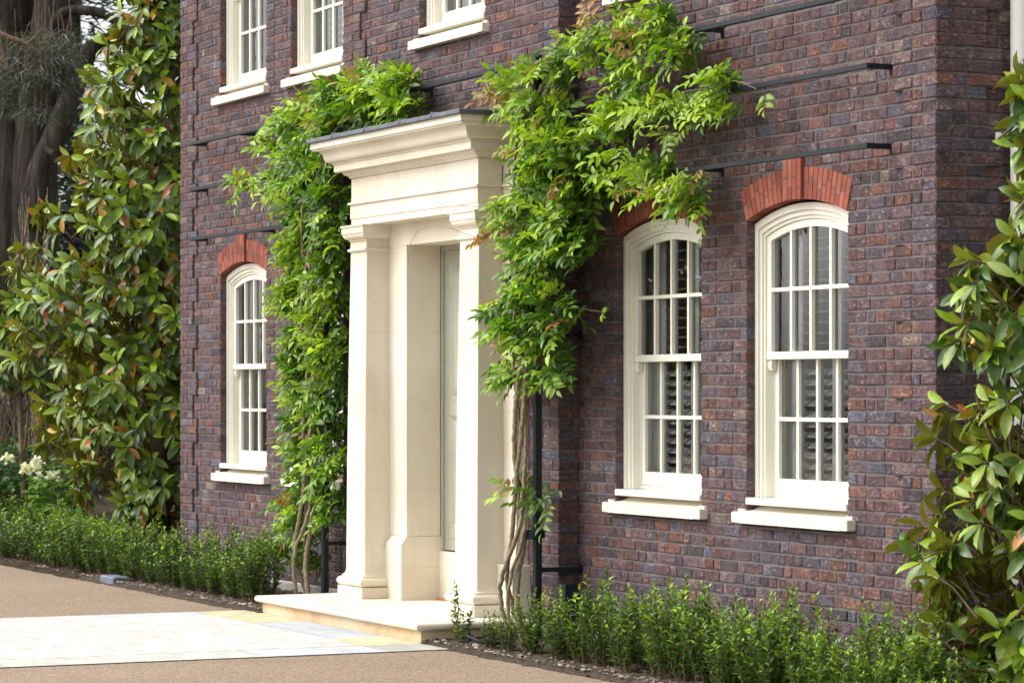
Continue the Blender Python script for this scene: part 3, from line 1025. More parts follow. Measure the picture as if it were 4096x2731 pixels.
# ------------------------------------------------------------------ ground
def sheet(name, pts, z, m, kind='structure'):
    mb = MB(); mb.add([(x, y, z) for x, y in pts], [list(range(len(pts)))], 0)
    return tag(mb.build(name, m), kind=kind)
sheet("ground", [(-400, -400), (400, -400), (400, 400), (-400, 400)], -.06, M['litter'])
sheet("driveway", [(-60, -40), (40, -40), (40, -1.09), (-60, -1.09)], 0.0, M['gravel'])
sheet("path", [(-8.52, -1.05), (-8.52, -16), (-4.44, -16), (-4.44, -1.05)], 0.004, M['flag'])
sheet("white_path", [(-8.17, -1.52), (-8.17, -16), (-4.97, -16), (-4.97, -1.52)], 0.0078, M['setts'])
fl = MB(); rnd = random.Random(4)
FT = [(.42, .40, .26), (.36, .36, .32), (.44, .44, .40), (.34, .355, .33), (.48, .46, .38), (.31, .32, .36), (.40, .42, .44)]
def flag(x0, x1, y0, y1):
    g = .004
    t = rnd.choice(FT); k = rnd.uniform(.92, 1.1)
    fl.box(x0+g, x1-g, y0+g, y1-g, .0045, .0068 + rnd.uniform(0, .0006), 0, tuple(c*k for c in t))
x = -8.52
while x < -4.45:
    L = rnd.uniform(.6, .95); e = x+L
    if -4.44 - e < .3: e = -4.44
    flag(x, e, -1.52, -1.058); x = e
for x0, x1 in ((-8.52, -8.172), (-4.968, -4.44)):
    y = -1.522
    while y > -16:
        L = rnd.uniform(.6, 1.1); flag(x0, x1, y-L, y); y -= L
tag(fl.build("path_border", M['flag'], colattr=True), kind='structure')

# planting bed: uneven soil
def soil(name, x0, x1, y0, y1, nx, ny, m, h0=.02, amp=.035, seed=2):
    rg = np.random.default_rng(seed)
    xs = np.linspace(x0, x1, nx); ys = np.linspace(y0, y1, ny)
    g = rg.normal(0, 1, (nx, ny))
    g = (g + np.roll(g, 1, 0) + np.roll(g, 1, 1) + np.roll(g, (1, 1), (0, 1)))/2.6
    v = []
    for i in range(nx):
        for j in range(ny):
            ed = min(1, (ys[j]-y0)/.12)
            yy = ys[j] + (0.018*g[i, j] if j == 0 else 0)
            v.append((xs[i], yy, -.012 + (h0+.012)*ed**.5 + amp*.5*abs(g[i, j])*ed + (.014 if j == 0 else 0)))
    mb = MB()
    mb.add(v, [(i*ny+j, (i+1)*ny+j, (i+1)*ny+j+1, i*ny+j+1) for i in range(nx-1) for j in range(ny-1)], 0, smooth=True)
    return tag(mb.build(name, m), kind='structure')
soil("soil_bed", -4.99, 6.0, -1.105, .02, 330, 34, M['soil'], seed=2)
soil("soil_bed", -13.1, -8.17, -1.12, .02, 160, 34, M['soil'], seed=3)
soil("soil_bed", -40, -13.1, -1.14, 8, 300, 90, M['litter'], seed=4, amp=.05)

peb = MB(); rnd = random.Random(12)
def pebble(mb, x, y, z, r, col):
    ph = rnd.uniform(0, 6.28); v = []
    ring = 7
    sc = (rnd.uniform(.8, 1.5), rnd.uniform(.8, 1.2), rnd.uniform(.4, .7))
    for lv, (hh, rr) in enumerate(((-.5, .7), (.15, 1), (.7, .6))):
        for k in range(ring):
            a = ph + 6.283*k/ring
            q = r*rr*rnd.uniform(.8, 1.15)
            v.append((x + q*math.cos(a)*sc[0], y + q*math.sin(a)*sc[1], z + hh*r*sc[2]))
    v.append((x, y, z + r*.9*sc[2]))
    F = [(l*ring+k, l*ring+(k+1) % ring, (l+1)*ring+(k+1) % ring, (l+1)*ring+k) for l in (0, 1) for k in range(ring)]
    F += [(2*ring+k, 2*ring+(k+1) % ring, 3*ring) for k in range(ring)]
    mb.add(v, F, 0, col)
for (x0, x1, n) in ((-4.9, .8, 420), (-13.1, -8.25, 300), (-17.5, -13.1, 120)):
    for k in range(n):
        x = rnd.uniform(x0, x1); y = -1.07 + abs(rnd.gauss(0, .13)); 
        pebble(peb, x, y, .035 + .0, rnd.choice((.004, .005, .006, .008, .010, .018)), (1, 1, 1))
for k in range(70):
    pebble(peb, rnd.uniform(-13, 2), rnd.uniform(-5.5, -1.2), .003, rnd.choice((.003, .004, .006)), (1, 1, 1))
tag(peb.build("pebbles", M['pebble']), "small stones and crumbs of soil along the bed edges", "gravel", kind='stuff')

# ------------------------------------------------------------------ leaves in bulk
class Leaves:
    """many copies of one small leaf template, as one mesh"""
    def __init__(s, tv, tf):
        s.tv = np.array(tv, float); s.tf = tf
        s.P = []; s.F = []; s.N = []; s.L = []; s.W = []; s.C = []
    def put(s, p, f, n, L, W, c):
        s.P.append(p); s.F.append(f); s.N.append(n); s.L.append(L); s.W.append(W); s.C.append(c)
    def build(s, name, m, parent=None, loc=None):
        P, F, N = (np.array(q, float).reshape(-1, 3) for q in (s.P, s.F, s.N))
        L, W = np.array(s.L)[:, None], np.array(s.W)[:, None]
        C = np.array(s.C, np.float32).reshape(-1, 3)
        F /= np.linalg.norm(F, axis=1, keepdims=True) + 1e-9
        X = np.cross(F, N); X /= np.linalg.norm(X, axis=1, keepdims=True) + 1e-9
        Z = np.cross(X, F)
        k = len(s.tv); n = len(P)
        V = np.zeros((n, k, 3))
        for i, (a, b_, c_) in enumerate(s.tv):
            V[:, i] = P + X*(a*W) + F*(b_*L) + Z*(c_*L)
        faces = []
        loops = []; starts = []; tot = []
        tmpl = s.tf
        nl = sum(len(f) for f in tmpl)
        base = np.concatenate([np.array(f) for f in tmpl])
        lv = (np.arange(n)[:, None]*k + base[None, :]).ravel()
        lt = np.array([len(f) for f in tmpl]); ls = np.concatenate([[0], np.cumsum(lt)[:-1]])
        me = bpy.data.meshes.new(name)
        me.vertices.add(n*k); me.vertices.foreach_set('co', V.reshape(-1))
        me.loops.add(n*nl); me.loops.foreach_set('vertex_index', lv.astype(np.int32))
        me.polygons.add(n*len(tmpl))
        me.polygons.foreach_set('loop_start', (np.arange(n)[:, None]*nl + ls[None, :]).ravel().astype(np.int32))
        me.polygons.foreach_set('use_smooth', np.ones(n*len(tmpl), bool))
        me.update(calc_edges=True)
        at = me.color_attributes.new('tone', 'FLOAT_COLOR', 'POINT')
        cc = np.ones((n*k, 4), np.float32); cc[:, :3] = np.repeat(C, k, axis=0)
        at.data.foreach_set('color', cc.ravel())
        return link(me, name, parent, m, loc)

# template: (across, along, up); a folded, slightly drooping leaf
T_LEAF = ([(0, 0, 0), (0, .36, .035), (0, .72, .01), (0, 1, -.09), (-.5, .34, .11), (-.37, .70, .06), (.5, .34, .11), (.37, .70, .06)],
          [(0, 1, 4), (1, 2, 5, 4), (2, 3, 5), (0, 6, 1), (1, 6, 7, 2), (2, 7, 3)])
T_BIG = ([(0, 0, 0), (0, .25, .02), (0, .55, .02), (0, .82, -.03), (0, 1, -.11),
          (-.36, .22, .07), (-.5, .53, .075), (-.34, .80, .02), (.36, .22, .07), (.5, .53, .075), (.34, .80, .02)],
         [(0, 1, 5), (1, 2, 6, 5), (2, 3, 7, 6), (3, 4, 7), (0, 8, 1), (1, 8, 9, 2), (2, 9, 10, 3), (3, 10, 4)])
T_NEED = ([(-.5, 0, 0), (.5, 0, 0), (.25, .6, .02), (0, 1, -.05), (-.25, .6, .02)], [(0, 1, 2, 4), (4, 2, 3)])

def unit(v):
    v = np.array(v, float); return v/(np.linalg.norm(v)+1e-9)

# ------------------------------------------------------------------ wisteria
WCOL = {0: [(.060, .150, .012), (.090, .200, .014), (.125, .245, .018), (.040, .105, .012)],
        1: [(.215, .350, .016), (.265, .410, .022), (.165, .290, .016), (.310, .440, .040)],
        2: [(.240, .170, .045), (.300, .165, .055), (.200, .235, .040), (.260, .140, .050), (.14, .24, .03)]}

def pinnate(lv, tw, p, d, n, size, hue, rg):
    """a wisteria leaf: rachis with paired leaflets and one at the tip"""
    d = unit(d); n = unit(np.array(n) - d*np.dot(d, n)); x = np.cross(d, n)
    pairs = int(rg.integers(4, 6))
    pts = [p]
    cols = WCOL[hue]
    base = np.array(cols[rg.integers(len(cols))])*rg.uniform(.85, 1.35)
    drp = rg.uniform(.05, .40)
    for i in range(pairs+1):
        t = (i+1)/(pairs+1)
        q = p + d*size*t + np.array([0, 0, -1])*size*drp*t*t
        pts.append(q)
        fd = unit(d + np.array([0, 0, -1])*2*drp*t)
        for sgn in (-1, 1):
            if i == pairs:
                if sgn == 1: continue
                f = fd; 
            else:
                f = unit(fd*.55 + x*sgn*.85 + rg.normal(0, .14, 3) + np.array([0, 0, -.12]))
            nn = unit(n + rg.normal(0, .22, 3) + x*sgn*-.15)
            L = size*rg.uniform(.34, .48)*(1 - .25*abs(t-.55))
            lv.put(q, f, nn, L, L*rg.uniform(.34, .44), base*rg.uniform(.86, 1.16))
    tw.tube(pts[::2] if len(pts) > 4 else pts, .0016, 3, 1 if hue == 2 else 1)

def wisteria(name, label, clumps, stems, base, seed, rxk=.72, dens=1.0):
    rg = np.random.default_rng(seed)
    root = tag(empty(name, base), label, "climbing plant")
    lv = Leaves(*T_LEAF); tw = MB()
    for (cx, cy_, cz, rx, rz, n, hue) in clumps:
        for k in range(int(n*(1.7 if cz < 1.5 and cx < -8 else 1)*dens*((.52 if cx > -3.9 else .62) if hue else .78))):
            while True:
                a = rg.uniform(-1, 1, 3)
                if (a*a).sum() < 1: break
            ry = .17
            p = np.array([cx + a[0]*rx*rxk, cy_ + a[1]*ry, cz + a[2]*rz])
            p[1] = min(p[1], -.06 if not (BX0 < p[0] < BX1) else -.20)
            out = unit([a[0]*.9 + rg.normal(0, .35), -.55 + a[1]*.5 + rg.normal(0, .35), a[2]*.45 + rg.normal(.05, .38)])
            if p[1] > -.2: out[1] = -abs(out[1])
            n_ = unit([rg.normal(0, .25), -.75 + rg.normal(0, .25), .75 + rg.normal(0, .2)])
            hh = hue
            r_ = rg.random()
            if hue == 0 and a[1] < -.15 and r_ < .5: hh = 1  # outer leaves take the bright palette: their lit look is in the colour
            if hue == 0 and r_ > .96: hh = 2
            if hue == 1 and (a[1] > .35 or r_ < .15): hh = 0  # inner leaves take the dark palette: depth shade put into leaf colour
            if hue == 1 and r_ > .95: hh = 2
            if hue == 2 and r_ < .45: hh = 1
            sz = rg.uniform(.16, .26) * (1.0 if hh else 1.05)
            pinnate(lv, tw, p - out*sz*.55, out, n_, sz, hh, rg)
    lv.build("foliage", M['wist'], root)
    st = MB()
    for pts, r0, r1 in stems:
        pts = [np.array(p, float) for p in pts]
        # smooth the path
        fine = []
        m_ = len(pts)
        for i in range(m_-1):
            p0, p1, p2, p3 = pts[max(i-1, 0)], pts[i], pts[i+1], pts[min(i+2, m_-1)]
            for t in np.linspace(0, 1, 6, endpoint=False):
                fine.append(.5*((2*p1) + (-p0+p2)*t + (2*p0-5*p1+4*p2-p3)*t*t + (-p0+3*p1-3*p2+p3)*t**3) + rg.normal(0, .003, 3))
        fine.append(pts[-1])
        st.tube(fine, [r0 + (r1-r0)*i/(len(fine)-1) for i in range(len(fine))], 8)
    st.build("stem", M['vstem'], root)
    tw.build("twigs", [M['vstem'], M['twig']], root)
    return root

RV=[(-4.79,-.42,3.91,.5,.22,60,2),(-4.29,-.42,4.04,.41,.12,40,1),(-4.36,-.42,3.74,.48,.18,60,1),(-4.5,-.42,3.54,.48,.18,55,1),(-4.02,-.42,3.5,.4,.18,55,0),(-4.29,-.42,3.25,.54,.18,75,0),(-3.95,-.42,3.07,.4,.18,60,0),(-4.72,-.42,3.12,.42,.15,40,1),(-4.36,-.42,2.88,.61,.18,85,0),(-3.88,-.42,2.8,.33,.15,38,0),(-5.1,-.42,2.95,.25,.09,10,2),(-4.5,-.42,2.65,.48,.18,65,0),(-4.72,-.42,2.41,.56,.15,55,0),(-4.15,-.42,2.39,.34,.18,45,0),(-4.72,-.42,2.19,.49,.15,50,0),(-4.29,-.42,2.12,.38,.17,40,0),(-4.86,-.42,1.91,.46,.1,30,0),(-4.22,-.42,1.91,.24,.1,14,0),(-3.98,-.27,4.16,.46,.12,42,1),(-3.46,-.27,4.23,.38,.13,48,1),(-2.96,-.27,4.2,.42,.14,55,1),(-2.6,-.27,4.02,.26,.11,38,1),(-3.08,-.27,4.01,.36,.14,32,1),(-3.08,-.27,4.34,.24,.07,14,1),(-4.02,-.27,4.36,.15,.11,6,2),(-3.27,-.27,3.83,.43,.16,46,1),(-3.46,-.27,3.64,.44,.12,42,1),(-2.96,-.27,3.66,.36,.11,36,1),(-2.54,-.27,3.68,.29,.11,38,1),(-2.14,-.27,3.74,.29,.11,42,1),(-2.02,-.27,3.6,.19,.08,16,1),(-2.6,-.27,3.48,.32,.1,10,1),(-3.72,-.27,3.54,.39,.12,34,1),(-1.67,-.27,3.64,.11,.07,3,2),(-3.98,-.27,3.29,.39,.15,50,0),(-3.46,-.27,3.26,.38,.12,46,1),(-2.96,-.27,3.22,.36,.11,42,1),(-2.48,-.27,3.11,.28,.12,36,1),(-2.78,-.27,3.07,.35,.08,22,1),(-3.27,-.27,3.39,.31,.08,12,1),(-2.36,-.27,2.99,.14,.09,8,1),(-4.79,-.42,1.07,.39,.09,11,1),(-4.36,-.42,1.03,.28,.14,9,0),(-3.85,-.27,2.33,.18,.04,3,1)]
LV=[(-9.93,-.25,4.06,.72,.19,64,1),(-9.31,-.25,4.16,.69,.19,70,1),(-8.24,-.36,4.21,.65,.18,70,0),(-7.6,-.36,4.25,.53,.14,56,1),(-7.02,-.36,4.2,.49,.14,56,1),(-6.89,-.36,4.02,.42,.09,36,1),(-7.69,-.36,4.05,.71,.14,56,0),(-8.44,-.36,3.94,.66,.18,66,0),(-9.13,-.36,3.81,.59,.18,56,0),(-8.63,-.36,3.63,.67,.18,56,0),(-10.51,-.36,3.64,.65,.08,20,1),(-9.64,-.36,3.62,.62,.12,26,1),(-9.03,-.36,3.43,.59,.22,66,0),(-8.39,-.36,3.36,.36,.21,46,0),(-9.03,-.36,3.1,.59,.22,74,0),(-8.39,-.36,3.04,.33,.21,42,0),(-9.13,-.36,2.81,.59,.18,66,1),(-8.48,-.36,2.72,.43,.22,56,0),(-9.23,-.36,2.56,.58,.15,56,1),(-8.68,-.36,2.44,.53,.22,76,1),(-9.03,-.36,2.22,.54,.18,66,0),(-8.39,-.36,2.14,.33,.18,46,0),(-9.03,-.36,1.97,.49,.18,60,0),(-8.48,-.36,1.86,.38,.22,42,0),(-9.03,-.36,1.64,.44,.18,40,0),(-8.58,-.36,1.57,.4,.18,36,0),(-8.93,-.36,1.35,.44,.18,30,0),(-8.48,-.36,1.21,.36,.18,20,0),(-8.98,-.36,1.05,.44,.15,22,0),(-9.23,-.36,.82,.4,.13,16,0),(-8.48,-.36,.89,.36,.22,20,0),(-9.13,-.36,.61,.48,.11,12,0),(-9.64,-.36,.4,.41,.1,12,0),(-8.98,-.36,.36,.38,.14,8,0)]

def twist(x0, y0, n, zt, rg, spread=.05):
    out = []
    for k in range(n):
        ph = 6.28*k/n
        pts = []
        for z in np.arange(0, zt, .18):
            r = spread*(1 + .5*math.sin(z*2.1+k))
            if z < .12: r *= 1.5
            bend = .10*math.sin(z*math.pi/.8) if z < .8 else 0
            pts.append((x0 - bend*.9 + .035*math.sin(z*3.3 + k*1.7) + r*math.cos(ph + z*2.6), y0 - bend*.6 + r*math.sin(ph + z*2.6)*.8, z - .02))
        out.append((pts, .023 - .003*k, .010))
    return out
rg = np.random.default_rng(5)
RS = twist(-4.60, -.45, 4, 3.9, rg, .042)
RS += [([(-4.6, -.44, 3.2), (-4.3, -.36, 3.5), (-4.0, -.22, 3.66), (-3.6, -.22, 3.72), (-3.0, -.2, 3.74), (-2.1, -.21, 3.73)], .014, .004),
       ([(-4.6, -.44, 3.7), (-4.3, -.36, 4.0), (-3.9, -.26, 4.12), (-3.5, -.22, 4.16), (-2.6, -.2, 4.17)], .014, .004),
       ([(-4.6, -.44, 2.8), (-4.2, -.36, 3.15), (-3.7, -.26, 3.24), (-3.2, -.24, 3.2), (-2.9, -.22, 3.1), (-2.5, -.22, 3.2)], .013, .004),
       ([(-4.6, -.44, 2.4), (-4.45, -.40, 2.7), (-4.35, -.38, 3.1), (-4.2, -.34, 3.5)], .012, .006),
       ([(-4.7, -.5, 3.0), (-5.1, -.56, 3.12), (-5.45, -.62, 3.13), (-5.7, -.66, 3.08)], .0035, .0012),
       ([(-4.75, -.5, 2.75), (-5.2, -.58, 2.92), (-5.6, -.64, 3.0), (-5.95, -.66, 2.98), (-6.1, -.66, 2.86), (-6.13, -.66, 2.72)], .0035, .0015),
       ([(-2.1, -.21, 3.7), (-1.9, -.2, 3.9), (-1.75, -.2, 4.3)], .002, .001),
       ([(-2.1, -.21, 3.73), (-1.9, -.24, 3.74), (-1.6, -.27, 3.66)], .004, .002),
       ([(-4.45, -.42, 2.2), (-4.1, -.34, 2.36), (-3.7, -.27, 2.33)], .004, .0015)]
wisteria("wisteria", "wisteria with twisted bare stems climbing right of the portico, bronze young leaves at its top", RV, RS, (-4.66, -.47, 0), 21)
LS = twist(-8.72, -.44, 3, 3.6, rg, .045)
LS += [([(-8.7, -.44, 3.2), (-9.0, -.36, 3.7), (-9.5, -.26, 4.05), (-10.1, -.2, 4.12)], .013, .004),
       ([(-8.7, -.44, 3.4), (-8.3, -.38, 3.9), (-7.8, -.36, 4.12), (-6.9, -.36, 4.16)], .013, .004),
       ([(-8.7, -.44, 2.8), (-9.2, -.34, 3.4), (-9.9, -.24, 3.62), (-11.0, -.22, 3.66)], .010, .003),
       ([(-9.0, -.4, .3), (-8.8, -.44, .7), (-8.72, -.46, 1.3)], .012, .010),
       ([(-8.0, -.36, 4.3), (-8.1, -.34, 4.7), (-8.15, -.33, 5.0)], .002, .001),
       ([(-7.3, -.36, 4.3), (-6.9, -.38, 4.5), (-6.4, -.36, 4.65)], .002, .001)]
wisteria("wisteria", "dense green wisteria climbing the wall left of the portico and over its roof", LV, LS, (-8.72, -.44, 0), 22, .62, 1.25)

# ------------------------------------------------------------------ low evergreen shrubs
SHC = [(.075, .160, .014), (.052, .120, .014), (.105, .205, .016), (.036, .088, .016)]
TIP = [(.215, .340, .018), (.255, .385, .026), (.175, .300, .016)]
def shrub_mesh(name, stems, hmin, hmax, spread, seed):
    rg = np.random.default_rng(seed)
    dk = rg.uniform(.70, 1.12); yf = rg.uniform(.25, .65)
    root = empty(name)
    lv = Leaves(*T_LEAF); st = MB()
    for k in range(stems):
        a = rg.uniform(0, 6.283); r = spread*math.sqrt(rg.random())
        h = rg.uniform(hmin, hmax) * (1 - .25*r/spread)
        bx, by = .25*r*math.cos(a), .25*r*math.sin(a)
        tx, ty = r*math.cos(a), r*math.sin(a)
        pts = [np.array([bx + (tx-bx)*t**.8 + rg.normal(0, .005), by + (ty-by)*t**.8 + rg.normal(0, .005), h*t]) for t in np.linspace(0, 1, 8)]
        st.tube(pts, [.0042 - .003*t for t in np.linspace(0, 1, 8)], 4)
        nl = int(h/.0135)
        for i in range(nl):
            t = .12 + .88*(i+rg.random())/nl
            q = t*7; j = min(int(q), 6); p = pts[j]*(1-(q-j)) + pts[j+1]*(q-j)
            az = i*2.4 + rg.normal(0, .4)
            el = rg.uniform(.15, .75) + (.5 if t > .93 else 0)
            f = np.array([math.cos(az)*math.cos(el), math.sin(az)*math.cos(el), math.sin(el)])
            n = unit([-math.cos(az)*math.sin(el)*.6 + rg.normal(0, .2), -math.sin(az)*math.sin(el)*.6 + rg.normal(0, .2), 1])
            L = rg.uniform(.036, .060)*(1.05 - .35*(t > .93))
            young = t > .78 and rg.random() < yf
            cs = TIP if young else SHC
            lv.put(p, f, n, L, L*rg.uniform(.36, .46), np.array(cs[rg.integers(len(cs))])*rg.uniform(.75, 1.2)*(1 if young else dk))
    lv.build("foliage", M['shrub'], root, loc=(0, 0, 0))
    st.build("stems", M['twig'], root, loc=(0, 0, 0))
    return root
variants = [shrub_mesh("evergreen_shrub", s, a, b_, sp, 40+i) for i, (s, a, b_, sp) in enumerate(
    ((15, .26, .56, .16), (17, .28, .60, .17), (13, .30, .66, .14), (18, .26, .50, .17), (16, .28, .62, .15)))]
used = set(); rnd = random.Random(31)
def plant(x, y, sc, label, group, vi=None):
    i = rnd.randrange(5) if vi is None else vi
    if i in used:
        o = copy_tree(variants[i])
    else:
        o = variants[i]; used.add(i)
    o.location = (x, y, .015)
    o.rotation_euler = (0, 0, rnd.uniform(0, 6.28))
    o.scale = (sc, sc, sc*rnd.uniform(.92, 1.1))
    return tag(o, label, "shrub", group)
def row(x0, x1, y, step, sc0, sc1, label, group):
    x = x0
    while x < x1:
        plant(x + rnd.uniform(-.05, .05), y + rnd.uniform(-.05, .05), rnd.uniform(sc0, sc1), label, group)
        x += step*rnd.uniform(.85, 1.15)
G1 = "shrubs in the bed right of the portico"
row(-4.12, -3.62, -.84, .22, .60, .70,
    "small evergreen shrub near the black square box, in the front row right of the portico", G1)
row(-3.6, -3.2, -.82, .23, .85, .96, "small evergreen shrub near the black square box, in the front row right of the portico", G1)
row(-3.15, 1.2, -.80, .24, .90, 1.12, "low evergreen shrub in the front row right of the portico, along the drive edge", G1)
row(-3.3, 1.2, -.50, .25, .92, 1.15, "low evergreen shrub in the back row right of the portico, close to the wall", G1)
row(-.9, 2.6, -.95, .24, .75, .95, "low evergreen shrub in the front row right of the portico, along the drive edge", G1)
G2 = "shrubs in the bed left of the portico"
row(-13.0, -8.75, -.80, .27, .80, 1.18, "low evergreen shrub in front of the house between its left corner and the portico", G2)
row(-13.0, -9.3, -.52, .25, .98, 1.15, "low evergreen shrub in front of the house between its left corner and the portico", G2)
G3 = "hedge shrubs beyond the house corner"
row(-20.6, -13.1, -.84, .27, .85, 1.2, "low evergreen shrub of the hedge under the big magnolia, left of the house", G3)
row(-20.6, -13.1, -.55, .26, 1.02, 1.2, "low evergreen shrub of the hedge under the big magnolia, left of the house", G3)
row(-20.4, -14.0, -.22, .32, 1.1, 1.3, "low evergreen shrub of the hedge under the big magnolia, left of the house", G3)

lone = shrub_mesh("evergreen_shrub", 7, .20, .34, .13, 77)
lv_ = [c for c in lone.children if c.name.startswith('foliage')][0]
lone.location = (-4.72, -.86, .015)
tag(lone, "lone young shrub growing in front of the step's right corner", "shrub")
tall = shrub_mesh("evergreen_shrub", 2, .46, .56, .05, 78)
tall.location = (-4.84, -.82, .015)
tag(tall, "slender shrub with one tall leafy shoot in front of the right column base", "shrub")

# ------------------------------------------------------------------ magnolias
MGC = [(.058, .118, .014), (.088, .155, .016), (.122, .195, .020), (.042, .092, .016), (.170, .235, .026)]
MGY = [(.190, .310, .018), (.250, .370, .028)]
MGO = [(.48, .28, .03), (.42, .17, .03), (.30, .10, .03), (.42, .34, .05)]
def rosette(lv, tw, p, d, size, rg, old=.03, young=.22):
    d = unit(d)
    a_ = unit(np.cross(d, [.3, .2, .9])); b_ = np.cross(d, a_)
    n = int(rg.integers(7, 11))
    for k in range(n):
        az = k*2.4 + rg.normal(0, .25)
        rad = a_*math.cos(az) + b_*math.sin(az)
        t = k/n
        el = .15 + 1.0*t + rg.normal(0, .18)     # outer leaves droop, inner leaves stand
        f = rad*math.cos(el) + d*math.sin(el) + np.array([0, 0, -1.5])*(1-t)**1.2
        nn = d*math.cos(el) - rad*math.sin(el)*.6 + rad*.35*(1-t) + np.array([0, 0, .1])
        L = size*rg.uniform(.78, 1.12)*(1 - .15*t)
        cs = MGC
        if t > .55 and rg.random() < young*2.6: cs = MGY
        if rg.random() < old: cs = MGO
        lv.put(p + rad*.012 - d*.05*(1-t), f, nn, L, L*rg.uniform(.33, .42), np.array(cs[rg.integers(len(cs))])*rg.uniform(.8, 1.2))
    tw.tube([p - d*rg.uniform(.2, .38) + np.array([0, 0, -.08]), p - d*.1, p], [.007, .006, .005], 5)

def magnolia(label, base, prof, n, size, seed, limbs=9, old=.035, clip=None):
    """prof: list of (height, radius)"""
    rg = np.random.default_rng(seed)
    root = tag(empty("magnolia_tree", base), label, "tree")
    lv = Leaves(*T_BIG); tw = MB()
    zs = [q[0] for q in prof]; rs = [q[1] for q in prof]
    cnt = 0
    # denser at larger radius
    wts = np.array([np.interp(z, zs, rs) for z in np.linspace(zs[0], zs[-1], 200)]) + .12
    cdf = np.cumsum(wts)/wts.sum()
    while cnt < n:
        z = np.interp(rg.random(), cdf, np.linspace(zs[0], zs[-1], 200))
        rr = np.interp(z, zs, rs)
        az = rg.uniform(0, 6.283)
        lob = 1 + .20*math.sin(3*az + z*2.3) + .12*math.sin(5*az - z*4.1)
        q = rg.random()**.42
        r = rr*lob*q
        p = np.array([base[0] + r*math.cos(az), base[1] + r*math.sin(az), z])
        if clip is not None and not clip(p): continue
        d = unit([math.cos(az)*(.35+.7*q) + rg.normal(0, .3), math.sin(az)*(.35+.7*q) + rg.normal(0, .3), .42 + rg.normal(0, .25)])
        rosette(lv, tw, p, d, size, rg, old)
        cnt += 1
    lv.build("crown", M['magn'], root)
    tr = MB()
    H = zs[-1]
    fine = [np.array([base[0] + .04*math.sin(z*1.3), base[1] + .04*math.cos(z*1.7), z]) for z in np.linspace(-.05, H*.9, 14)]
    r0 = .022 + H*.011
    tr.tube(fine, [r0*(1 - .85*i/13) for i in range(14)], 9)
    for k in range(limbs*3):
        z = zs[0]*.5 + .15 + (H*.8)*k/(limbs*3)
        az = k*2.4; rr = np.interp(min(z+.4, H), zs, rs)*rg.uniform(.6, .95)
        b0 = np.array([base[0], base[1], z])
        tr.tube([b0, b0 + np.array([math.cos(az)*rr*.4, math.sin(az)*rr*.4, .12]), b0 + np.array([math.cos(az)*rr*.75, math.sin(az)*rr*.75, .32]), b0 + np.array([math.cos(az)*rr, math.sin(az)*rr, .55])],
                [r0*.34, r0*.26, r0*.18, .006], 6)
    tr.build("trunk", M['twig'], root)
    tw.build("twigs", M['twig'], root)
    return root
magnolia("large magnolia with glossy leaves and rusty undersides beside the house's left corner", (-15.17, .42, 0),
         [(.45, .35), (.75, .75), (1.0, .95), (1.5, 1.25), (2.0, 1.40), (2.7, 1.35), (3.4, 1.18), (4.0, .98), (4.8, .75), (5.6, .46), (6.6, .30), (7.0, .1)], 980, .215, 61, 9, .06)
magnolia("smaller magnolia half hidden at the left behind the large one", (-18.6, -.05, 0),
         [(1.75, .25), (2.1, .7), (2.6, .75), (3.0, .45), (3.25, .15)], 130, .20, 62, 5, .03)
magnolia("small magnolia by the downpipe at the house's right corner", (.96, .02, 0),
         [(.25, .38), (.5, .58), (.8, .64), (1.2, .56), (1.7, .55), (2.2, .46), (2.55, .36), (2.75, .10), (3.2, .10), (3.45, .22), (3.6, .1)], 330, .185, 63, 2, .02,
         clip=lambda p: p[0] > .16 or p[1] < -.12)

# ------------------------------------------------------------------ far plants and trees on the left
def bushy(name, label, cat, base, rx, ry, h, n, cols, L, seed, white=0):
    rg = np.random.default_rng(seed)
    root = tag(empty(name, base), label, cat)
    lv = Leaves(*T_LEAF); st = MB(); fl_ = Leaves(*T_LEAF)
    for k in range(n):
        while True:
            a = rg.uniform(-1, 1, 3)
            if (a*a).sum() < 1: break
        p = np.array([base[0] + a[0]*rx, base[1] + a[1]*ry, h*.52 + a[2]*h*.48])
        az = rg.uniform(0, 6.283)
        for j in range(3):
            f = [math.cos(az+j*2.1), math.sin(az+j*2.1), rg.normal(0, .3)]
            l_ = L*rg.uniform(.7, 1.2)
            lv.put(p, f, [rg.normal(0, .3), rg.normal(0, .3), 1], l_, l_*.6, np.array(cols[rg.integers(len(cols))])*rg.uniform(.75, 1.25))
    for k in range(24):
        az = rg.uniform(0, 6.28); r = rg.random()
        st.tube([(base[0], base[1], 0), (base[0]+rx*.4*r*math.cos(az), base[1]+ry*.4*r*math.sin(az), h*.5), (base[0]+rx*.8*r*math.cos(az), base[1]+ry*.8*r*math.sin(az), h*.9)], [.006, .004, .002], 4)
    lv.build("foliage", M['shrub'], root)
    st.build("stems", M['twig'], root)
    if white:
        for k in range(white):
            c = np.array([base[0] + rg.normal(0, rx*.5), base[1] - ry*.5 + rg.normal(0, .1), h*rg.uniform(.78, 1.0)])
            for j in range(34):
                q = c + np.clip(rg.normal(0, .028, 3), -.05, .05)
                fl_.put(q, rg.normal(0, 1, 3), [rg.normal(0, .5), rg.normal(0, .5), 1], .046, .040, (.80, .80, .72))
            fl_.build("flower_head", M['petal'], root); fl_ = Leaves(*T_LEAF)
    return root
# camera-free placing: positions measured along the view from the plan
AX = np.array([-.9039, .4277]); RX = np.array([.4277, .9039])
def plan(px, Z, py=None):
    """plan point (and height) of something seen at pixel px, py when it stands Z metres off"""
    X = (px-2048)*Z/11947
    q = np.array([14.457, -9.539]) + Z*AX + X*RX
    if py is None: return q
    return np.array([q[0], q[1], 1.8 - (py-1560)*Z/11947])

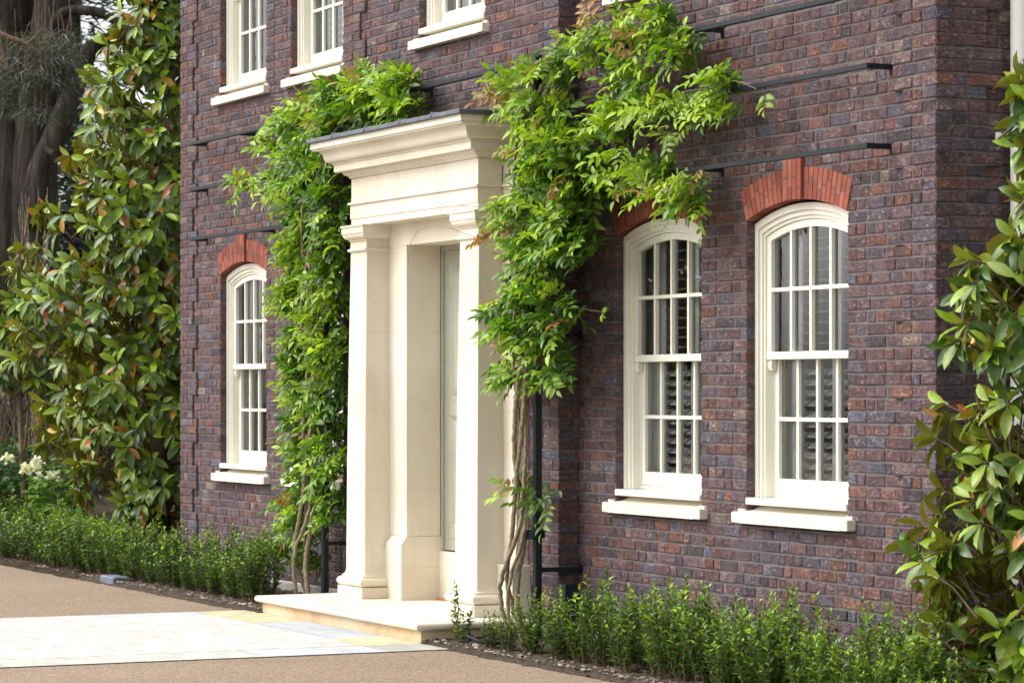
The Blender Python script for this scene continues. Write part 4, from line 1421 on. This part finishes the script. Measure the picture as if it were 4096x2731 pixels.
YG = [(.10, .22, .02), (.13, .26, .025), (.08, .18, .02)]
DG = [(.035, .105, .014), (.05, .14, .018), (.025, .075, .012)]
bushy("hydrangea", "light green shrub with clusters of white flowers above the hedge", "shrub", (-17.3, -.05, 0), .42, .3, 1.05, 190, YG, .11, 71, 9)
for i, (x, y, h, s_) in enumerate((tuple(plan(50, 34.3)) + (1.15, 1), tuple(plan(-40, 35.5)) + (1.3, 1), tuple(plan(150, 36.5)) + (1.1, 1))):
    bushy("green_bush", ["rounded leafy green bush behind the hedge, nearest of three below the cedar", "rounded leafy green bush behind the hedge, middle one of three below the cedar", "rounded leafy green bush behind the hedge, farthest of three below the cedar"][i], "bush", (x, y, 0), .85, .8, h, 520, DG, .10, 80+i)

def limb(mb, pts, r0, r1, n=12, rg=None):
    pts = [np.array(p, float) for p in pts]; fine = []
    for i in range(len(pts)-1):
        p0, p1, p2, p3 = pts[max(i-1, 0)], pts[i], pts[i+1], pts[min(i+2, len(pts)-1)]
        for t in np.linspace(0, 1, 7, endpoint=False):
            fine.append(.5*((2*p1) + (-p0+p2)*t + (2*p0-5*p1+4*p2-p3)*t*t + (-p0+3*p1-3*p2+p3)*t**3))
    fine.append(pts[-1]); m_ = len(fine)-1
    mb.tube(fine, [r0 + (r1-r0)*i/m_ for i in range(m_+1)], n)
    return fine

def needles(lv, p, spread, n, L, rg, cols, droop=.5, wid=.2):
    for k in range(n):
        q = p + rg.normal(0, spread, 3)*np.array([1, 1, .45])
        az = rg.uniform(0, 6.283)
        f = [math.cos(az), math.sin(az), -droop*rg.random() + .1]
        l_ = L*rg.uniform(.6, 1.3)
        lv.put(q, f, [rg.normal(0, .4), rg.normal(0, .4), 1], l_, l_*wid, np.array(cols[rg.integers(len(cols))])*rg.uniform(.7, 1.3))
CED = [(.030, .055, .040), (.042, .072, .050), (.054, .084, .054), (.024, .042, .033)]

rg = np.random.default_rng(91)
b0 = plan(150, 42)
ced = tag(empty("cedar_tree", (b0[0], b0[1], 0)), "huge old cedar with dark furrowed trunks and long arching limbs", "tree")
tk = MB()
P3 = lambda px, py, Z=42: plan(px, Z, py)
limb(tk, [P3(60, 2110), P3(62, 1700), P3(50, 1200), P3(35, 700), P3(20, 200), P3(10, -400), P3(0, -900)], .66, .36, 24)
limb(tk, [P3(150, 2110, 41.7), P3(140, 1400, 41.7), P3(132, 900, 41.7), P3(140, 600, 41.7), P3(168, 320, 41.7), P3(222, 20, 41.7), P3(250, -200, 41.7), P3(300, -700, 41.7)], .40, .22, 18)
limb(tk, [P3(130, 900, 41.4), P3(160, 700, 41.4), P3(215, 560, 41.4), P3(265, 430, 41.4), P3(320, 290, 41.4), P3(360, 205, 41.4), P3(430, 165, 41.4), P3(510, 140, 41.4), P3(620, 100, 41.4)], .21, .08, 14)
limb(tk, [P3(190, 170, 41.2), P3(235, 70, 41.2), P3(300, 42, 41.2), P3(400, 52, 41.2), P3(460, 85, 41.2), P3(520, 140, 41.2), P3(580, 230, 41.2)], .085, .055, 10)
limb(tk, [P3(255, 90, 41.6), P3(300, 130, 41.6), P3(325, 190, 41.6)], .035, .02, 8)
limb(tk, [P3(170, 590, 41.0), P3(205, 610, 40.8), P3(218, 612, 40.6)], .05, .035, 10)
tk.build("trunk", M['bark'], ced)
tw = MB(); lv = Leaves(*T_NEED)
limb(tw, [P3(-60, 100, 39), P3(20, 145, 39), P3(100, 175, 39), P3(185, 230, 39)], .045, .022, 8)
limb(tw, [P3(110, 175, 39), P3(150, 140, 39), P3(170, 118, 39), P3(215, 150, 39)], .018, .006, 6)
for k in range(150):
    px, py = rg.uniform(-30, 330), rg.uniform(130, 470)
    if rg.random() > math.exp(-((px-170)/150)**2 - ((py-290)/150)**2): continue
    Z = rg.uniform(38.6, 39.4)
    p = P3(px, py, Z)
    tw.tube([p + np.array([0, 0, rg.uniform(.3, .7)]), p + np.array([rg.normal(0, .05), rg.normal(0, .05), .12]), p], .006, 4)
    needles(lv, p, .12, 60, .22, rg, [(.085, .105, .085), (.065, .082, .065), (.105, .120, .09)], 1.1, .06)
for k in range(300):      # dark boughs filling the upper part of the crown
    px, py = rg.uniform(-500, 760), rg.uniform(-900, 330)
    Z = rg.uniform(43, 48)
    if 230 < px < 660 and -20 < py < 330 and rg.random() < .72: continue
    p = P3(px, py, Z)
    needles(lv, p, .26, 46, .26, rg, CED, .5, .14)
lv.build("crown", M['needle'], ced)
tw.build("twigs", M['twig'], ced)

def conifer(label, px, Z, h, rad, n, seed, z0=1.5, cols=CED, L=.42, spread=.42):
    rg = np.random.default_rng(seed)
    q = plan(px, Z)
    root = tag(empty("conifer_tree", (q[0], q[1], 0)), label, "tree", "dark trees behind the cedar")
    tk = MB(); lv = Leaves(*T_NEED)
    tk.tube([(q[0], q[1], -.1), (q[0]+.1, q[1], h*.5), (q[0], q[1], h)], [rad*.11, rad*.07, .02], 9)
    for k in range(n):
        t = rg.random()**1.15
        z = z0 + (h-z0)*t
        r = rad*(1-t)**.7*(1 + .25*math.sin(z*3.1))
        az = rg.uniform(0, 6.283); rr = r*rg.random()**.5
        p = np.array([q[0]+rr*math.cos(az), q[1]+rr*math.sin(az), z - .18*rr])
        needles(lv, p, spread, 30, L, rg, cols, .6)
        if k % 3 == 0: tk.tube([(q[0], q[1], z+.1), p], [.03, .01], 4)
    lv.build("crown", M['needle'], root); tk.build("trunk", M['bark'], root)
conifer("dark conifer filling the gap between cedar trunk and magnolia", 560, 62, 6.6, 2.6, 520, 101)
conifer("tall dark conifer behind the cedar's main trunk", 40, 66, 12, 3.4, 420, 102)
conifer("dark conifer at the far left edge behind the bushes", -120, 60, 12, 4.0, 500, 103)
conifer("dark conifer standing behind the house's left corner", 860, 70, 8.4, 3.4, 420, 104)
conifer("tall thin topped conifer whose upper boughs show against the sky", 300, 78, 15.5, 3.6, 90, 105, 8)

# dead scrubby stems in front of the trunk
rg = np.random.default_rng(111)
q = plan(140, 37)
dead = tag(empty("bare_shrub", (q[0], q[1], 0)), "bare upright twigs rising in front of the cedar trunk", "shrub")
mb = MB()
for k in range(16):
    px = rg.uniform(60, 230); top = rg.uniform(720, 1000)
    a = plan(140 + rg.normal(0, 3) + .35*(px-140), 37, 1120); c = plan(px, 37 + rg.normal(0, .3), top)
    mid = (a+c)/2 + np.array([0, 0, -.15])
    mb.tube([(q[0], q[1], 0), tuple(a), tuple(mid), tuple(c)], [.016, .012, .008, .004], 5)
mb.build("twigs", M['vstem'], dead)
# thicket of fine dry twigs in the shade under the cedar
th_ = MB()
rg = np.random.default_rng(112)
q0 = plan(60, 36)
dry = tag(empty("dry_thicket", (q0[0], q0[1], 0)), "tangle of dry brown twigs in the shade under the smaller magnolia", "shrub")
for k in range(160):
    a = plan(rg.uniform(-80, 260), rg.uniform(35.2, 36.6)); h = rg.uniform(.8, 2.4)
    l_ = rg.normal(0, .35, 2)
    th_.tube([(a[0], a[1], 0), (a[0]+l_[0]*.4, a[1]+l_[1]*.4, h*.6), (a[0]+l_[0], a[1]+l_[1], h*rg.uniform(.7, 1))], [.012, .008, .003], 4)
th_.build("twigs", M['twig'], dry)

# wooden fence far behind the bushes
f0, f1 = plan(-500, 47), plan(560, 52)
fe = tag(empty("wooden_fence", (f0[0], f0[1], 0)), "dark brown wooden fence in the shade behind the green bushes", "fence")
mb = MB(); n = 60
d = (f1-f0)/n; nrm = np.array([-d[1], d[0]]); nrm /= np.linalg.norm(nrm)
for k in range(n):
    a = f0 + d*k; b_ = f0 + d*(k+.94)
    o = nrm*.02*(k % 2)
    v = [(a[0]+o[0], a[1]+o[1], -.05), (b_[0]+o[0], b_[1]+o[1], -.05), (b_[0]+o[0], b_[1]+o[1], 2.0), (a[0]+o[0], a[1]+o[1], 2.0)]
    v += [(x+nrm[0]*.02, y+nrm[1]*.02, z) for x, y, z in v]
    mb.add(v, [(0, 1, 2, 3), (7, 6, 5, 4), (0, 4, 5, 1), (1, 5, 6, 2), (2, 6, 7, 3), (3, 7, 4, 0)], 0)
mb.build("boards", M['fencewood'], fe)
